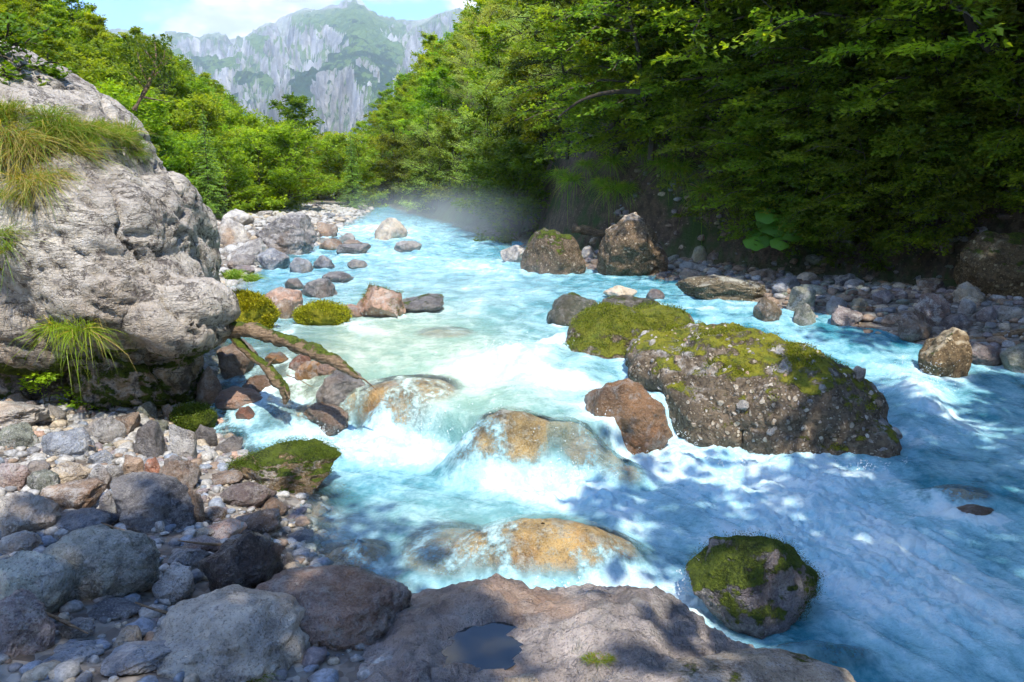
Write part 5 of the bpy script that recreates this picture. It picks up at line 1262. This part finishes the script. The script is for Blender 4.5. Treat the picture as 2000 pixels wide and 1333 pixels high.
for txt, n_, thr, size, tint in (('wholly covered in yellow moss', 9000, .05, .022, (2.8, 2.2, 1)), ('oval moss-covered', 6000, .0, .020, (2.5, 2.1, 1)), ('wedge-shaped rock', 14000, .32, .007, (.8, 1.0, .9)), ('alone in the white water', 14000, .22, .005, (.55, .7, .8)),
                            ('bright moss-covered rock at the foot', 3500, .1, .013, (.8, 1.0, .8)), ('long conglomerate island', 14000, .68, .012, (1.5, 1.4, 1)), ('low olive moss-covered dome', 11000, .42, .014, (1.2, 1.2, 1)), ('pink pointed rock', 1500, .45, .014, (1, 1, 1))):
    moss_sprigs(find(txt), n_, n_ % 97, size, thr, tint)
VN = SLAB
for px, py, s_, lab in ((1165, 1280, .12, 'small tuft of green moss in a crack of the dark foreground slab'), (470, 1322, .2, 'mound of yellow-green moss at the bottom edge beside the pale wrinkled slab')):
    p = on_mesh(VN, px, py)[0] if px > 900 else hit(px, py)
    o = link_obj('moss_tuft', gen_tuft(int(px), 420, .30, .6, .010, (.05, 0, 0), .8, .15, 3, .35)); o.location = p; o.scale = (s_ * 1.2, s_ * .7, s_); o.color = (.8, .75, .4, 1); tag(o, lab, 'moss')

# ------------------------------------------------------------------ labels that tell the copies apart by size, hue and place
def column(px, table):
    for lim, txt in table:
        if px < lim: return txt
    return table[-1][1]
LT = [(120, 'over the great boulder edge'), (230, 'over the great boulder top'), (320, 'beside the thin bare tree'), (400, 'left of the thin larch'), (480, 'right of the thin larch'), (545, 'left of the round-crowned tree'), (620, 'below the round-crowned tree'), (9999, 'by the slender larch')]
RT = [(1010, 'where the cliff begins'), (1110, 'over the dark hollow'), (1180, 'over the left dark boulder'), (1300, 'over the right dark boulder'), (1400, 'over the egg-shaped stone'), (1480, 'over the gravel-studded rock'), (1570, 'over the round-leaved plant'), (1680, 'over the short dark log'), (1800, 'over the triangular rock'), (1900, 'over the splashed rock'), (9999, 'over the rounded boulder')]
BT = [(700, 'left of the bend'), (760, 'right at the bend'), (820, 'behind the tan square rock'), (880, 'beyond the mist'), (960, 'behind the mist'), (9999, 'where the cliff begins')]
def size_word(v, a, b): return 'small' if v < a else ('large' if v > b else 'middling')
for ob in list(COL.objects):
    g = ob.get('group')
    if not g or ob.parent: continue
    x, y, z = ob.location
    if y <= .5: continue
    px, py = project(x, y, z + .5); s = ob.scale.x
    hue = 'green'
    ch = [c for c in ob.children if c.name.startswith(('crown', 'foliage'))]
    if ch: c = ch[0].color; hue = 'yellow-green' if c[0] > c[1] * 1.08 else ('deep green' if c[1] < 1.5 else 'fresh green')
    if g in ('trees of the left slope', 'bushes of the left slope', 'bushes along the gravel bar'):
        row = 'low' if y < 32 else ('midway' if y < 60 else ('high' if y < 110 else 'farthest up'))
        kind = 'tree' if 'trees' in g else 'bush'
        ob['label'] = '%s %s %s, %s on the left slope, %s' % (size_word(s / (.5 + .002 * y), .92 if kind == 'tree' else 1.5, 1.08 if kind == 'tree' else 1.9), hue, kind, row, column(px, LT))
    elif g in ('shrubs on the right cliff', 'trees overhanging the right bank'):
        row = 'foot' if py > 330 else ('low down' if py > 230 else ('midway up' if py > 120 else ('high up' if py > 20 else 'topmost')))
        ob['label'] = '%s %s on the right cliff, %s %s' % (hue, 'shrub' if 'shrubs' in g else 'broadleaf tree', row, column(px, RT))
    elif g in ('willows at the river bend', 'trees of the right slope', 'bushes of the far right waterline', 'bushes at the river bend'):
        row = 'lowest' if py > 380 else ('low' if py > 320 else ('midway' if py > 230 else 'high'))
        kind = 'silvery willow' if 'willows' in g else (hue + (' bush' if 'bushes' in g else ' broadleaf tree'))
        ob['label'] = '%s %s, %s on the far right slope, %s' % (size_word(s, .62, .85), kind, row, column(px, BT))
    elif g == 'grass tufts on the great boulder':
        ob['label'] = '%s on the great boulder shoulder, %s' % ('straw-coloured hanging grass tuft' if 'straw' in ob['label'] else 'green grass tuft', 'at its left edge' if px < 40 else ('left of the middle' if px < 120 else ('in the middle' if px < 200 else 'towards the nose')))
    elif g == 'grass hanging on the right cliff':
        ob['label'] = 'green grass hanging on the right cliff, %s %s' % ('high' if py < 335 else 'low', column(px, [(1030, 'where the cliff begins'), (1080, 'left over the dark hollow'), (1140, 'right over the dark hollow'), (1195, 'between the pair of dark boulders'), (1250, 'over the right dark boulder'), (1320, 'just right of the dark boulders'), (9999, 'over the egg-shaped stone')]))
    elif g == 'stones of the left bank':
        ob['label'] += ', ' + column(py, [(880, 'nearest the great boulder'), (980, 'above the dark faceted rock'), (1100, 'level with the grey-green boulder'), (9999, 'lowest in the pile')])
    elif g == 'stones of the right bank':
        ob['label'] += ', ' + ('at the waterline ' if py > 560 else 'back ') + column(px, RT).replace('over', 'near', 1)
    elif g == 'stones of the gravel bar':
        ob['label'] += ', ' + column(px, [(450, 'beside the great boulder'), (520, 'left of the fin-shaped boulder'), (600, 'behind the fin-shaped boulder'), (680, 'near the pointed brown rock'), (9999, 'at its far end')])
